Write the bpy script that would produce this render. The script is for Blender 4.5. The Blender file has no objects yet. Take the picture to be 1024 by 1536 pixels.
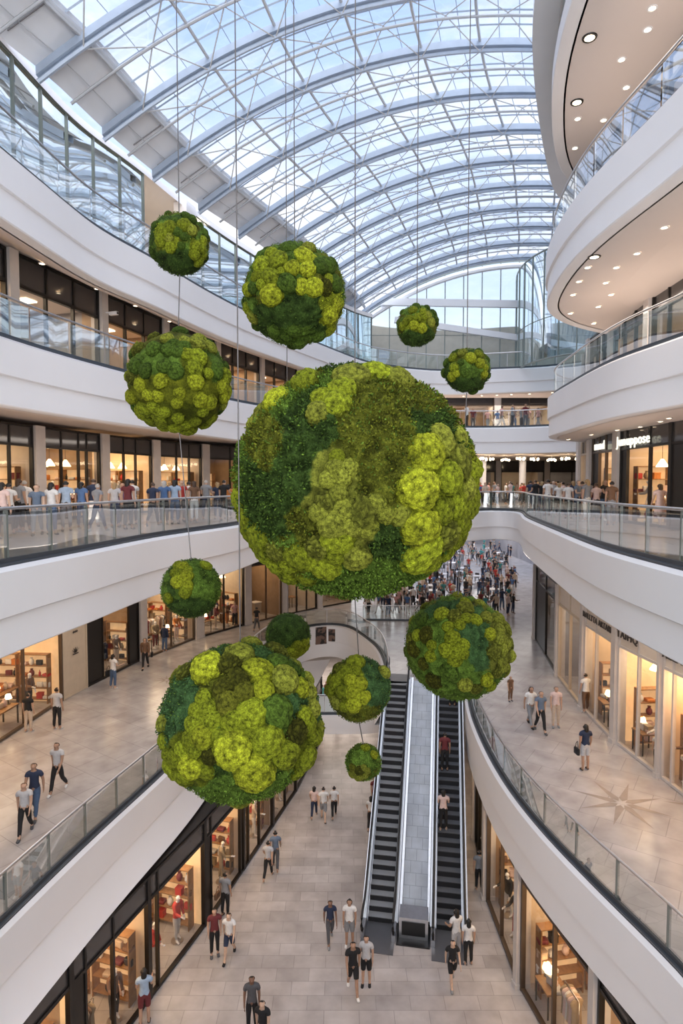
import bpy, bmesh, math, random
import numpy as np
from mathutils import Vector, Matrix, noise

random.seed(7)
C = bpy.context.scene.collection
R = math.radians
F = 900.0
EYE = 1.6
PITCH = math.atan(43/900)

# ------------------------------------------------------------------ helpers
def ray(x, y):
    a, b = (x-512)/F, (768-y)/F
    c, s = math.cos(PITCH), math.sin(PITCH)
    return Vector((a, c+b*s, -s+b*c))
def at(x, y, z):
    d = ray(x, y); t = (z-EYE)/d.z
    return (d.x*t, d.y*t)
def atd(x, y, Y):
    d = ray(x, y); t = Y/d.y
    return Vector((d.x*t, Y, EYE+d.z*t))

class MB:
    def __init__(s): s.v = []; s.f = []; s.m = []; s.mi = 0
    def add(s, vs, fs):
        o = len(s.v); s.v += [tuple(p) for p in vs]
        for f in fs: s.f.append([i+o for i in f]); s.m.append(s.mi)
    def box(s, c, size, rz=0, rx=0):
        hx, hy, hz = size[0]/2, size[1]/2, size[2]/2
        M = Matrix.Translation(c) @ Matrix.Rotation(rz, 4, 'Z') @ Matrix.Rotation(rx, 4, 'X')
        vs = [M @ Vector((a*hx, b*hy, e*hz)) for a in (-1, 1) for b in (-1, 1) for e in (-1, 1)]
        s.add(vs, [(0,1,3,2),(4,6,7,5),(0,4,5,1),(2,3,7,6),(0,2,6,4),(1,5,7,3)])
    def bar(s, p, q, w, h=None, up=None):
        p, q = Vector(p), Vector(q); h = h or w
        t = (q-p).normalized(); up = up or Vector((0,0,1))
        if abs(t.dot(up)) > .98: up = Vector((0,1,0))
        a = t.cross(up).normalized()*w/2; b = a.cross(t).normalized()*h/2
        vs = [p-a-b, p+a-b, p+a+b, p-a+b, q-a-b, q+a-b, q+a+b, q-a+b]
        s.add(vs, [(3,2,1,0),(4,5,6,7),(0,1,5,4),(1,2,6,5),(2,3,7,6),(3,0,4,7)])
    def tube(s, pts, r, n=8, cap=True):
        pts = [Vector(p) for p in pts]; rings = []
        up = Vector((0,0,1))
        for i, p in enumerate(pts):
            t = (pts[min(i+1, len(pts)-1)]-pts[max(i-1, 0)]).normalized()
            u = up if abs(t.dot(up)) < .95 else Vector((0,1,0))
            a = t.cross(u).normalized(); b = a.cross(t).normalized()
            rr = r[i] if isinstance(r, (list, tuple)) else r
            rings.append([p+a*rr*math.cos(2*math.pi*k/n)+b*rr*math.sin(2*math.pi*k/n) for k in range(n)])
        vs = [q for g in rings for q in g]; fs = []
        for i in range(len(pts)-1):
            for k in range(n):
                fs.append((i*n+k, i*n+(k+1) % n, (i+1)*n+(k+1) % n, (i+1)*n+k))
        if cap:
            fs.append(tuple(range(n))[::-1]); fs.append(tuple((len(pts)-1)*n+k for k in range(n)))
        s.add(vs, fs)
    def lathe(s, prof, n=16, c=(0,0,0), cap=True):
        c = Vector(c); vs = []; fs = []
        for (r, z) in prof:
            for k in range(n):
                vs.append(c+Vector((r*math.cos(2*math.pi*k/n), r*math.sin(2*math.pi*k/n), z)))
        for i in range(len(prof)-1):
            for k in range(n):
                fs.append((i*n+k, i*n+(k+1) % n, (i+1)*n+(k+1) % n, (i+1)*n+k))
        if cap: fs.append(tuple(range(n))[::-1]); fs.append(tuple((len(prof)-1)*n+k for k in range(n)))
        s.add(vs, fs)
    def grid(s, rows):
        n = len(rows[0]); vs = [p for r_ in rows for p in r_]
        s.add(vs, [(i*n+k, i*n+k+1, (i+1)*n+k+1, (i+1)*n+k) for i in range(len(rows)-1) for k in range(n-1)])
    def mesh(s, name, mats, smooth=None):
        me = bpy.data.meshes.new(name)
        me.from_pydata(s.v, [], s.f)
        for m in (mats if isinstance(mats, (list, tuple)) else [mats]): me.materials.append(m)
        if any(s.m): me.polygons.foreach_set('material_index', s.m)
        if smooth is not None:
            me.polygons.foreach_set('use_smooth', [True]*len(s.f))
            try: me.set_sharp_from_angle(angle=R(smooth))
            except Exception: pass
        me.update(); return me
    def build(s, name, mats, parent=None, smooth=None, flip=False):
        return obj(name, s.mesh(name, mats, smooth), parent)

def obj(name, me, parent=None):
    o = bpy.data.objects.new(name, me); C.objects.link(o)
    if parent: o.parent = parent
    return o
def tag(o, label, cat, group=None):
    o['label'] = label; o['category'] = cat
    if group: o['group'] = group
    return o
def empty(name, loc=(0,0,0), rz=0, label=None, cat=None, group=None):
    o = bpy.data.objects.new(name, None); C.objects.link(o)
    o.empty_display_size = .2
    o.location = loc; o.rotation_euler = (0, 0, rz)
    if label: tag(o, label, cat, group)
    return o
def struct(o, label=None):
    o['kind'] = 'structure'
    if label: o['label'] = label; o['category'] = o.name.split('.')[0].split('_')[0]
    return o
def copy_tree(o, parent=None, mats=None):
    c = o.copy(); C.objects.link(c); c.parent = parent
    for k in ('label', 'category', 'group'):
        if parent is None and k in c: del c[k]
    for ch in [x for x in bpy.data.objects if x.parent == o] if o.get('kids') is None else []:
        copy_tree(ch, c)
    return c
def dup(root, kids, loc, rz=0, label=None, cat=None, group=None, scale=None):
    r = root.copy(); C.objects.link(r); r.location = loc; r.rotation_euler = (0, 0, rz)
    if scale: r.scale = scale
    out = []
    for k in kids:
        c = k.copy(); C.objects.link(c); c.parent = r; out.append(c)
    if label: tag(r, label, cat, group)
    return r, out

class Path:
    def __init__(s, pts):
        s.p = [Vector((a[0], a[1])) for a in pts]; s.s = [0]
        for a, b in zip(s.p, s.p[1:]): s.s.append(s.s[-1]+(b-a).length)
        s.L = s.s[-1]
        s.t = []
        n = len(s.p)
        for i in range(n):
            s.t.append((s.p[min(i+1, n-1)]-s.p[max(i-1, 0)]).normalized())
        s.n = [Vector((t.y, -t.x)) for t in s.t]
    def at(s, d):
        d = max(0, min(s.L, d)); lo, hi = 0, len(s.s)-1
        while hi-lo > 1:
            m = (lo+hi)//2
            if s.s[m] <= d: lo = m
            else: hi = m
        k = (d-s.s[lo])/max(1e-9, s.s[hi]-s.s[lo])
        p = s.p[lo].lerp(s.p[hi], k); t = s.t[lo].lerp(s.t[hi], k).normalized()
        return p, t, Vector((t.y, -t.x))
    def offset(s, o): return Path([p+n*o for p, n in zip(s.p, s.n)])
    def near(s, x, y):
        q = Vector((x, y)); i = min(range(len(s.p)), key=lambda k: (s.p[k]-q).length_squared)
        return s.s[i]
    def sub(s, a, b, step=.5):
        n = max(2, int((b-a)/step)+1)
        return Path([s.at(a+(b-a)*i/(n-1))[0] for i in range(n)])
def spline(pts, step=.45, smooth=8):
    P = [Vector((a[0], a[1])) for a in pts]
    P = [P[0]*2-P[1]]+P+[P[-1]*2-P[-2]]
    out = []
    for i in range(1, len(P)-2):
        p0, p1, p2, p3 = P[i-1:i+3]
        t0 = 0; t1 = (p1-p0).length**.5; t2 = t1+(p2-p1).length**.5; t3 = t2+(p3-p2).length**.5
        n = max(2, int((p2-p1).length/step))
        for k in range(n):
            t = t1+(t2-t1)*k/n
            a1 = p0*((t1-t)/(t1-t0))+p1*((t-t0)/(t1-t0)); a2 = p1*((t2-t)/(t2-t1))+p2*((t-t1)/(t2-t1)); a3 = p2*((t3-t)/(t3-t2))+p3*((t-t2)/(t3-t2))
            b1 = a1*((t2-t)/(t2-t0))+a2*((t-t0)/(t2-t0)); b2 = a2*((t3-t)/(t3-t1))+a3*((t-t1)/(t3-t1))
            out.append(b1*((t2-t)/(t2-t1))+b2*((t-t1)/(t2-t1)))
    out.append(P[-2])
    for _ in range(smooth):
        out = [out[0]]+[(a+b*2+c)/4 for a, b, c in zip(out, out[1:], out[2:])]+[out[-1]]
    return Path(out)
def P3(p, z): return Vector((p.x, p.y, z))
def sweep(mb, path, prof, z):
    mb.grid([[P3(p+n*o, z+dz) for (o, dz) in prof] for p, n in zip(path.p, path.n)])
def loft(mb, A, za, B, zb, n=40):
    mb.grid([[P3(A.at(A.L*i/n)[0], za), P3(B.at(B.L*i/n)[0], zb)] for i in range(n+1)])
def ngon(pts, z, name, mat, up=True):
    bm = bmesh.new()
    vs = [bm.verts.new((p[0], p[1], z)) for p in pts]
    f = bm.faces.new(vs); f.normal_update()
    if (f.normal.z > 0) != up: f.normal_flip()
    bmesh.ops.triangulate(bm, faces=bm.faces[:])
    me = bpy.data.meshes.new(name); bm.to_mesh(me); bm.free()
    me.materials.append(mat)
    return obj(name, me)

# ---------------------------------------------------------------- materials
def new_mat(name):
    m = bpy.data.materials.new(name); m.use_nodes = True
    nt = m.node_tree; b = nt.nodes['Principled BSDF']
    return m, nt, b
def mat(name, col, rough=.5, metal=0, emit=0, ecol=None, var=0, vscale=3, bump=0, bscale=40, spec=.5):
    m, nt, b = new_mat(name)
    b.inputs['Roughness'].default_value = rough; b.inputs['Metallic'].default_value = metal
    b.inputs['Specular IOR Level'].default_value = spec
    if emit:
        b.inputs['Emission Color'].default_value = (*(ecol or col), 1); b.inputs['Emission Strength'].default_value = emit
    tc = nt.nodes.new('ShaderNodeTexCoord')
    nz = nt.nodes.new('ShaderNodeTexNoise'); nz.inputs['Scale'].default_value = vscale; nz.inputs['Detail'].default_value = 4
    nt.links.new(tc.outputs['Object'], nz.inputs['Vector'])
    rp = nt.nodes.new('ShaderNodeValToRGB')
    v = var or .04
    rp.color_ramp.elements[0].position = .3; rp.color_ramp.elements[1].position = .7
    rp.color_ramp.elements[0].color = (*[max(0, c*(1-v)) for c in col], 1)
    rp.color_ramp.elements[1].color = (*[min(1, c*(1+v)) for c in col], 1)
    nt.links.new(nz.outputs['Fac'], rp.inputs['Fac']); nt.links.new(rp.outputs['Color'], b.inputs['Base Color'])
    if bump:
        n2 = nt.nodes.new('ShaderNodeTexNoise'); n2.inputs['Scale'].default_value = bscale; n2.inputs['Detail'].default_value = 5
        nt.links.new(tc.outputs['Object'], n2.inputs['Vector'])
        bp = nt.nodes.new('ShaderNodeBump'); bp.inputs['Strength'].default_value = bump; bp.inputs['Distance'].default_value = .05
        nt.links.new(n2.outputs['Fac'], bp.inputs['Height']); nt.links.new(bp.outputs['Normal'], b.inputs['Normal'])
    return m
def glass(name, tint, refl=.08, fres=.5, rough=.02, gcol=(1,1,1)):
    m = bpy.data.materials.new(name); m.use_nodes = True; nt = m.node_tree; nt.nodes.clear()
    o = nt.nodes.new('ShaderNodeOutputMaterial'); mx = nt.nodes.new('ShaderNodeMixShader')
    t = nt.nodes.new('ShaderNodeBsdfTransparent'); t.inputs['Color'].default_value = (*tint, 1)
    g = nt.nodes.new('ShaderNodeBsdfGlossy'); g.inputs['Roughness'].default_value = rough; g.inputs['Color'].default_value = (*gcol, 1)
    lw = nt.nodes.new('ShaderNodeLayerWeight'); lw.inputs['Blend'].default_value = .35
    ma = nt.nodes.new('ShaderNodeMath'); ma.operation = 'MULTIPLY_ADD'
    ma.inputs[1].default_value = fres; ma.inputs[2].default_value = refl
    nt.links.new(lw.outputs['Fresnel'], ma.inputs[0]); nt.links.new(ma.outputs[0], mx.inputs['Fac'])
    nt.links.new(t.outputs[0], mx.inputs[1]); nt.links.new(g.outputs[0], mx.inputs[2]); nt.links.new(mx.outputs[0], o.inputs['Surface'])
    return m
def tiles(name, c1, c2, mortar, w, h, rough, rot=0, msize=.012, spec=.5, big=None):
    m, nt, b = new_mat(name)
    tc = nt.nodes.new('ShaderNodeTexCoord'); mp = nt.nodes.new('ShaderNodeMapping')
    mp.inputs['Rotation'].default_value = (0, 0, rot)
    nt.links.new(tc.outputs['Object'], mp.inputs['Vector'])
    br = nt.nodes.new('ShaderNodeTexBrick'); br.inputs['Scale'].default_value = 1
    br.inputs['Brick Width'].default_value = w; br.inputs['Row Height'].default_value = h
    br.inputs['Mortar Size'].default_value = msize; br.inputs['Mortar Smooth'].default_value = .3
    br.inputs['Color1'].default_value = (*c1, 1); br.inputs['Color2'].default_value = (*c2, 1); br.inputs['Mortar'].default_value = (*mortar, 1)
    br.inputs['Bias'].default_value = -.2
    nt.links.new(mp.outputs['Vector'], br.inputs['Vector'])
    nz = nt.nodes.new('ShaderNodeTexNoise'); nz.inputs['Scale'].default_value = 1.3; nz.inputs['Detail'].default_value = 6
    nt.links.new(tc.outputs['Object'], nz.inputs['Vector'])
    rp = nt.nodes.new('ShaderNodeValToRGB'); rp.color_ramp.elements[0].color = (.78,.76,.75,1); rp.color_ramp.elements[1].color = (1.1,1.1,1.1,1)
    rp.color_ramp.elements[0].position = .3; rp.color_ramp.elements[1].position = .7
    nt.links.new(nz.outputs['Fac'], rp.inputs['Fac'])
    mx = nt.nodes.new('ShaderNodeMix'); mx.data_type = 'RGBA'; mx.blend_type = 'MULTIPLY'; mx.inputs['Factor'].default_value = 1
    nt.links.new(br.outputs['Color'], mx.inputs['A']); nt.links.new(rp.outputs['Color'], mx.inputs['B'])
    nt.links.new(mx.outputs['Result'], b.inputs['Base Color'])
    b.inputs['Roughness'].default_value = rough; b.inputs['Specular IOR Level'].default_value = spec
    return m

M = {}
M['white'] = mat('white plaster', (.91,.895,.905), .55, var=.015, vscale=.6)
M['soffit'] = mat('soffit plaster', (.76,.68,.64), .6, var=.02, vscale=.5)
M['eave'] = mat('eave panel', (.87,.89,.93), .5, var=.03, vscale=.6)
M['line'] = mat('shadow joint', (.30,.29,.30), .6)
M['steel'] = mat('brushed steel', (.62,.62,.64), .3, 1, var=.06, vscale=8)
M['post'] = mat('grey green rail post', (.26,.29,.27), .4, .3)
M['base'] = mat('dark rail channel', (.06,.07,.085), .4, .3)
M['rib'] = mat('roof steel painted', (.46,.54,.66), .4, .1, var=.05)
M['purlin'] = mat('roof steel pale', (.56,.58,.61), .45, 0)
M['brace'] = mat('roof brace pale', (.60,.60,.60), .5)
M['rail_glass'] = glass('railing glass', (.84,.91,.90), .05, .45, .02)
M['roof_glass'] = glass('roof glass', (.97,.985,1.0), .0, .12, .05)
M['wall_glass'] = glass('curtain wall glass', (.62,.76,.82), .16, .7, .03, (.9,.97,1))
M['end_glass'] = glass('end wall glass', (.80,.89,.95), .04, .3, .04)
M['shop_glass'] = glass('shop glass', (.93,.92,.90), .035, .4, .02)
M['dark_frame'] = mat('dark shop frame', (.018,.015,.013), .35, .3)
M['brown_frame'] = mat('brown shop frame', (.10,.07,.05), .4, .2)
M['dark_pane'] = mat('dark transom glass', (.055,.05,.05), .08, 0, spec=.8)
M['pilaster'] = mat('stone pilaster', (.62,.57,.54), .5, var=.05)
M['cream'] = mat('cream shop wall', (.58,.48,.37), .6, var=.05)
M['tan'] = mat('tan shop wall', (.36,.25,.16), .6, var=.15, vscale=1.5)
M['wood'] = mat('warm wood', (.30,.16,.07), .5, var=.2, vscale=6)
M['fl1'] = tiles('ground tiles', (.50,.465,.455), (.38,.35,.34), (.33,.305,.295), 1.1, .55, .34, 0)
M['fl2'] = tiles('gallery marble', (.51,.485,.49), (.45,.43,.435), (.35,.335,.335), 1.2, 1.2, .2, .6)
M['fl3'] = tiles('upper marble', (.60,.55,.51), (.54,.50,.47), (.46,.43,.40), 1.2, 1.2, .16, .2)
M['inlay'] = mat('inlay grey marble', (.33,.29,.27), .25, var=.1)
M['step'] = mat('escalator step', (.34,.345,.36), .5, .2, bump=.3)
M['step_dark'] = mat('dark escalator step', (.13,.135,.15), .5, .2, bump=.3)
M['riser'] = mat('escalator riser', (.03,.03,.034), .5, .4)
M['plate'] = mat('landing plate', (.16,.16,.17), .4, .5)
M['deck'] = tiles('incline steel panels', (.46,.50,.56), (.41,.45,.52), (.28,.31,.36), .45, .45, .28, 0, .012)
M['rubber'] = mat('black rubber', (.012,.012,.013), .45)
M['bulb'] = mat('warm lamp', (1,.85,.6), .5, emit=9, ecol=(1,.78,.5))
M['shade_glow'] = mat('lit lamp shade', (1,.85,.6), .5, emit=4, ecol=(1,.74,.42))
M['sign'] = mat('sign glow', (1,1,.9), .5, emit=.95, ecol=(1,.98,.80))
M['letter'] = mat('dark lettering', (.05,.04,.035), .5)
M['band'] = mat('shop sign band', (.72,.63,.54), .5)
M['wire'] = mat('suspension wire', (.16,.15,.15), .4, .5)
M['glow_wall'] = mat('warm wall with added glow', (.62,.44,.26), .6, emit=.4, ecol=(1,.62,.30), var=.25, vscale=1.2)  # glow put into the wall to brighten shops; nothing lights it from behind
M['ceil_panel'] = mat('lit ceiling panel', (1,.9,.75), .5, emit=3.2, ecol=(1,.80,.56))
M['dim'] = mat('dim hall wall', (.30,.29,.31), .6, var=.15, vscale=.8)

def stripes(name, ca, cb, rough=.7):
    m, nt, b = new_mat(name); tc = nt.nodes.new('ShaderNodeTexCoord'); nz = nt.nodes.new('ShaderNodeTexNoise'); nz.inputs['Scale'].default_value = 2.2
    rp = nt.nodes.new('ShaderNodeValToRGB'); rp.color_ramp.interpolation = 'CONSTANT'; rp.color_ramp.elements[1].position = .5
    rp.color_ramp.elements[0].color = (*ca,1); rp.color_ramp.elements[1].color = (*cb,1)
    nt.links.new(tc.outputs['Object'], nz.inputs['Vector']); nt.links.new(nz.outputs['Fac'], rp.inputs['Fac']); nt.links.new(rp.outputs['Color'], b.inputs['Base Color']); b.inputs['Roughness'].default_value = rough
    return m
M['poster'] = stripes('dark mottled poster', (.03,.025,.025), (.20,.12,.09))
# ------------------------------------------------------------------ levels
Z = {1: -15.0, 2: -8.6, 3: 0.0, 4: 5.4, 5: 9.6, 6: 12.9}
z = Z[5]
E5 = spline([(-8.6,-8),(-8.6,4),(-8.5,10), at(0,220,z),at(90,295,z),at(150,345,z),at(220,380,z),at(275,415,z),at(360,462,z),at(515,530,z),at(560,545,z),at(664,556,z),(11,42.2),(14.5,41.2),(17.5,37),(17,31),(13.5,27),(10.5,25.3),(8.6,23.8),at(821,395,z),at(827,365,z),at(852,312,z),at(897,255,z),at(947,205,z),at(1024,127,z),(7.0,8),(7.2,-8)])
z = Z[4]
E4 = spline([(-9.3,-8),(-9.3,4),(-9.1,11),at(0,502,z),at(113,537,z),at(191,558,z),at(344,599,z),at(391,608,z),(1,36.3),at(664,640,z),(10.5,40.8),(14,39.5),(16.3,36),(15.5,32),(12.5,29.8),(10.2,28.3),at(820,595,z),at(840,583,z),at(875,562,z),at(928,535,z),at(1024,502,z),(8.9,8),(9,-8)])
z = Z[3]
E3 = spline([(-7,-8),(-7,3),(-6.8,9),at(0,848,z),at(120,826,z),at(238,803,z),at(352,787,z),(-3.4,27),(-1.6,30.6),(1.5,33.6),(5,34.8),(7.4,34.9),(8.7,36.2),(9.6,36.9),(10.3,35.6),(9.9,32.8),at(787,774,z),at(841,797,z),at(913,824,z),at(1024,853,z),(6.5,5),(6.6,-8)])
z = Z[2]
E2L = spline([(-8.6,-8),(-8.6,4),(-8.4,10),at(0,1392,z),at(146,1250,z),at(258,1147,z),(-5.65,25),(-5.35,28.5),(-5.3,32),(-4.9,36.5),(-3.4,41.2),(-1.2,43.2),(.3,42.8),(1.25,40.3),(2.2,37),(2.4,33),(2.25,30.2)])
E2R = spline([(6.35,30.2),at(703,1063,z),at(717,1102,z),at(752,1169,z),at(805,1239,z),at(875,1313,z),at(945,1383,z),at(1024,1460,z),(7.4,5),(7.5,-8)])

FASC = {5: (1.7, .9), 4: (1.8, .6), 3: (1.8, .3), 2: (2.2, .2)}
def fascia(path, zz, h, name, label, bot=.0):
    mb = MB()
    sweep(mb, path, [(-.30,.0),(-.05,.0),(.12,-.12),(.12,-h*.56),(.10,-h*.57),(.04,-h*.575),(.04,-h*.60),(.06+bot,-h+.03),(.03+bot,-h),(-.35,-h)], zz)
    o = mb.build(name, M['white'], smooth=40)
    struct(o, label)
    mb = MB(); sweep(mb, path, [(.045,-h*.574),(.075,-h*.572)], zz)
    return o
def floor_plate(edge, zz, m, far, name, label):
    pts = [tuple(p) for p in edge]+[(24,-8),(24,far),(-24,far),(-24,-8)]
    struct(ngon(pts, zz, name, m, True), label)
def sfac(x):
    k = max(0, min(1, (x+2)/5)); return 1-.78*k*k*(3-2*k)
def soffit(path, zz, h, rise, far, w=2.3):
    zb = zz-h
    inner = path.offset(-w)
    mb = MB(); a = path.offset(-.3)
    mb.grid([[P3(p, zb), P3(p+(q-p)*.12, zb+.0), P3(q, zb+rise*sfac(q.x))] for p, q in zip(a.p, inner.p)])
    o = mb.build('ceiling', M['soffit'], smooth=40); struct(o, 'sloping white gallery soffit under the slab at level %d' % round(zz))
    pts = [tuple(p) for p in inner.p]+[(24,-8),(24,far),(3,far),(-2,far),(-24,far),(-24,-8)]
    o = ngon(pts, 0, 'ceiling', M['soffit'], False)
    for v in o.data.vertices: v.co.z = zb+rise*sfac(v.co.x)
    struct(o, 'flat gallery soffit under the slab at level %d' % round(zz))

floor_plate(E5.p, Z[5], M['fl3'], 46, 'floor', 'top gallery floor behind the highest glass balustrade')
floor_plate(E4.p, Z[4], M['fl3'], 58, 'floor', 'fourth gallery floor of the mall')
floor_plate(E3.p, Z[3], M['fl3'], 62, 'floor', 'eye level gallery floor of polished stone')
floor_plate(E2L.p+E2R.p, Z[2], M['fl2'], 100, 'floor', 'lower gallery floor of warm beige marble')
struct(ngon([(-24,-8),(24,-8),(24,62),(-24,62)], Z[1], 'floor', M['fl1'], True), 'ground floor of beige stone tiles')
fascia(E5, Z[5], 1.7, 'trim_1', 'white curved slab edge below the top balustrade')
fascia(E4, Z[4], 1.8, 'trim_2', 'white curved slab edge below the fourth level balustrade')
fascia(E3, Z[3], 1.8, 'trim_3', 'white curved slab edge below the eye level balustrade')
fascia(E2L, Z[2], 2.2, 'trim_4', 'white slab edge of the lower left gallery and bridge', .5)
fascia(E2R, Z[2], 2.2, 'trim_5', 'white slab edge of the lower right gallery', .0)
fascia(Path([(2.25,30.2),(4.3,30.2),(6.35,30.2)]), Z[2], 2.0, 'trim_6', 'white slab edge at the escalator head')
soffit(E5, Z[5], 1.7, .9, 46)
soffit(E4, Z[4], 1.8, .6, 58)
soffit(E3, Z[3], 1.8, .3, 62)
soffit(Path(E2L.p+E2R.p), Z[2], 2.2, .2, 100, .8)

# level 6 on the right with the eave above
z6 = 12.4
E6 = spline([(14,26.5),(10.5,24.3),(8.6,22.6),at(837,250,z6),at(827,150,z6),at(832,100,z6),at(857,0,z6),(4.95,9),(4.9,-8)])
mb = MB(); sweep(mb, E6, [(-.4,.5),(.0,.5),(.02,.48),(.02,.02),(0,0),(-.35,0)], z6)
struct(mb.build('trim_7', M['white'], smooth=40), 'thin white slab edge at the upper right')
struct(ngon([tuple(p) for p in E6.offset(-.3).p]+[(24,-8),(24,26.5)], z6, 'ceiling', M['soffit'], False), 'upper right soffit with recessed downlights')
struct(ngon([tuple(p) for p in E6.p]+[(24,-8),(24,26.5)], z6+.5, 'floor', M['fl3'], True), 'top right terrace floor')
zE = 14.0
EV = spline([(14,31.5),(11.4,28.4),at(837,300,zE),at(824,265,zE),at(807,175,zE),at(799,100,zE),at(800,0,zE),(4.45,10),(4.4,-8)])
mb = MB(); EVi = EV.offset(-3.2)
mb.grid([[P3(p,zE+.25), P3(p,zE), P3(p+(q-p)*.3,zE), P3(p+(q-p)*.31,zE+.06), P3(q,zE+.06)] for p, q in zip(EV.p, EVi.p)])
struct(mb.build('trim_8', M['eave'], smooth=30), 'pale eave panel along the right edge of the glass roof')
# ------------------------------------------------------------------ roof vault
XL = spline([(-9.4,-8),(-9.3,8),(-8.85,15.3),(-8.2,17),(-7.5,20.1),(-6.8,22.4),(-5.75,25),(-4.6,27.4),(-3.4,30.2),(-1.8,35),(-.2,40),(.8,44)], .3)
def xl(Y):
    p = XL.p
    for a, b in zip(p, p[1:]):
        if a.y <= Y <= b.y: return a.x+(b.x-a.x)*(Y-a.y)/max(1e-6, b.y-a.y)
    return p[-1].x if Y > p[-1].y else p[0].x
def vz(t): return 13.0+4.6*(1-abs((t-13)/13)**2.15)
def V(t, Y, dz=0): return Vector((xl(Y)+t, Y, vz(t)+dz))
roof = empty('ceiling', (0, 20, 13)); struct(roof, 'curved glass barrel vault roof of white steel ribs'); roof.location = (0,0,0)
ribY = [1.4, 4.0, 6.6, 9.2, 11.8, 14.3, 16.9, 20.1-.4, 22.3, 24.9, 27.4, 29.9, 32.4, 34.9, 37.4, 39.9, 42.4]
T = [i*.65 for i in range(41)]
for Y in ribY:
    mb = MB()
    mb.grid([[V(t,Y,-.12)+Vector((0,a,b)) for a, b in ((-.13,0),(.13,0),(.13,-.24),(-.13,-.24),(-.13,0))] for t in T])
    mb.tube([V(t,Y,-.46) for t in T], .07, 6)
    mb.build('rib', M['rib'], roof, 40)
    mb = MB()
    if Y+1.3 < 43: mb.tube([V(t,Y+1.25,-.28) for t in T], .045, 6); mb.build('intermediate_rib', M['purlin'], roof, 60)
tp = [1.25, 3.4, 5.5, 7.6, 9.7, 11.8, 13.9, 16, 18.1, 20.2, 22.3, 24.6]
Ys = [-2+i*.9 for i in range(50)]
for t in tp:
    mb = MB(); mb.tube([V(t,Y,-.2) for Y in Ys], .055, 6); mb.build('purlin', M['purlin'], roof, 60)
rnd = random.Random(3)
for i in range(len(ribY)-1):
    a, b = ribY[i], ribY[i+1]; m_ = (a+b)/2
    mb = MB()
    for k in range(len(tp)-1):
        t0, t1 = tp[k], tp[k+1]; tm = (t0+t1)/2
        mb.tube([V(t0,a,-.5), V(tm,m_,-.15)], .022, 4, False); mb.tube([V(t1,a,-.5), V(tm,m_,-.15)], .022, 4, False)
        mb.tube([V(t0,b,-.5), V(tm,m_,-.15)], .022, 4, False); mb.tube([V(t1,b,-.5), V(tm,m_,-.15)], .022, 4, False)
    mb.build('bracing', M['brace'], roof, 60)
    mb = MB()
    for q in (.25, .5, .75):
        mb.tube([V(t,a+(b-a)*q,-.05) for t in T[2:]], .034, 4, False)
    for k in range(len(tp)-1):
        for q in (.33, .67):
            t = tp[k]+(tp[k+1]-tp[k])*q
            mb.tube([V(t,a,-.05), V(t,b,-.05)], .015, 4, False)
    mb.build('glazing_bars', M['rib'], roof, 60)
mb = MB(); mb.grid([[V(t,Y) for t in T[2:]] for Y in Ys[:50]])
mb.build('roof_glazing', M['roof_glass'], roof, 60)
mb = MB(); mb.grid([[V(-.05,Y,-.02), V(.15,Y,.12), V(1.3,Y,.08)] for Y in Ys])
mb.build('eave_panel', M['eave'], roof, 30)
mb = MB(); mb.tube([V(1.25,Y,-.1) for Y in Ys], .09, 6); mb.tube([V(.5,Y,-.1) for Y in Ys], .02, 4)
mb.build('eave_edge', M['purlin'], roof, 60)
mb = MB()
for Y in [-1+i*1.3 for i in range(34)]: mb.bar(V(.1,Y,.08), V(1.28,Y,.06), .03, .03)
mb.build('eave_joint', M['line'], roof)

# left curtain wall behind the top balustrade
CW = E5.offset(-.75)
def curtain(path, s0, s1, z0, z1f, bay, name, label, gm, fr=.05, mid=None):
    w = empty(name, (0,0,0)); struct(w, label)
    n = max(1, int((s1-s0)/bay)); mb = MB(); g = MB()
    rows = []
    for i in range(n*2+1):
        p, t, nn = path.at(s0+(s1-s0)*i/(n*2)); rows.append([P3(p, z0), P3(p, z1f(p))])
        if i % 2 == 0: mb.box(P3(p, (z0+z1f(p))/2), (fr, .1, z1f(p)-z0), math.atan2(t.y, t.x))
    g.grid(rows)
    for zz in ([mid] if mid else []):
        mb.tube([P3(path.at(s0+(s1-s0)*i/(n*2))[0], zz) for i in range(n*2+1)], .03, 5)
    mb.tube([r_[1] for r_ in rows], .06, 5); mb.tube([r_[0] for r_ in rows], .06, 5)
    g.build('glazing', gm, w, 60); mb.build('mullions', M['post'], w)
    return w
sA = CW.near(*E5.at(E5.near(-6.4,22.3))[0]); sB = CW.near(-5.3, 25); sC = CW.near(2, 41)
top = lambda p: 12.9
curtain(CW, CW.near(-9.3,-6), sA, Z[5], top, 1.25, 'window_1', 'tall bluish glass wall behind the upper left balustrade', M['wall_glass'])
curtain(CW, sB, sC, Z[5], top, 1.3, 'window_2', 'far stretch of glass wall on the upper left gallery', M['wall_glass'])
mb = MB(); p, t, n = CW.at(sB); mb.box(P3(p, (Z[5]+13)/2), (.7,.6,13-Z[5]), math.atan2(t.y,t.x)); struct(mb.build('trim_9', M['white']), 'white pillar ending the upper left glass wall')
mb = MB(); B2 = CW.offset(-4); loft(mb, B2, Z[5], B2, 13.6, 60); struct(mb.build('wall_left', M['cream']), 'inner wall behind the upper left glass')
mb = MB(); loft(mb, CW.sub(0, sC), 13.05, B2.sub(0, B2.near(2,45)), 13.05, 60); struct(mb.build('ceiling', M['white']), 'inner ceiling behind the upper left glass')
mb = MB(); sweep(mb, CW.sub(0, sC), [(.1,-.12),(.1,.12),(-.1,.12)], 12.95); struct(mb.build('trim_10', M['white']), 'white head beam above the upper left glass wall')

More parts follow.
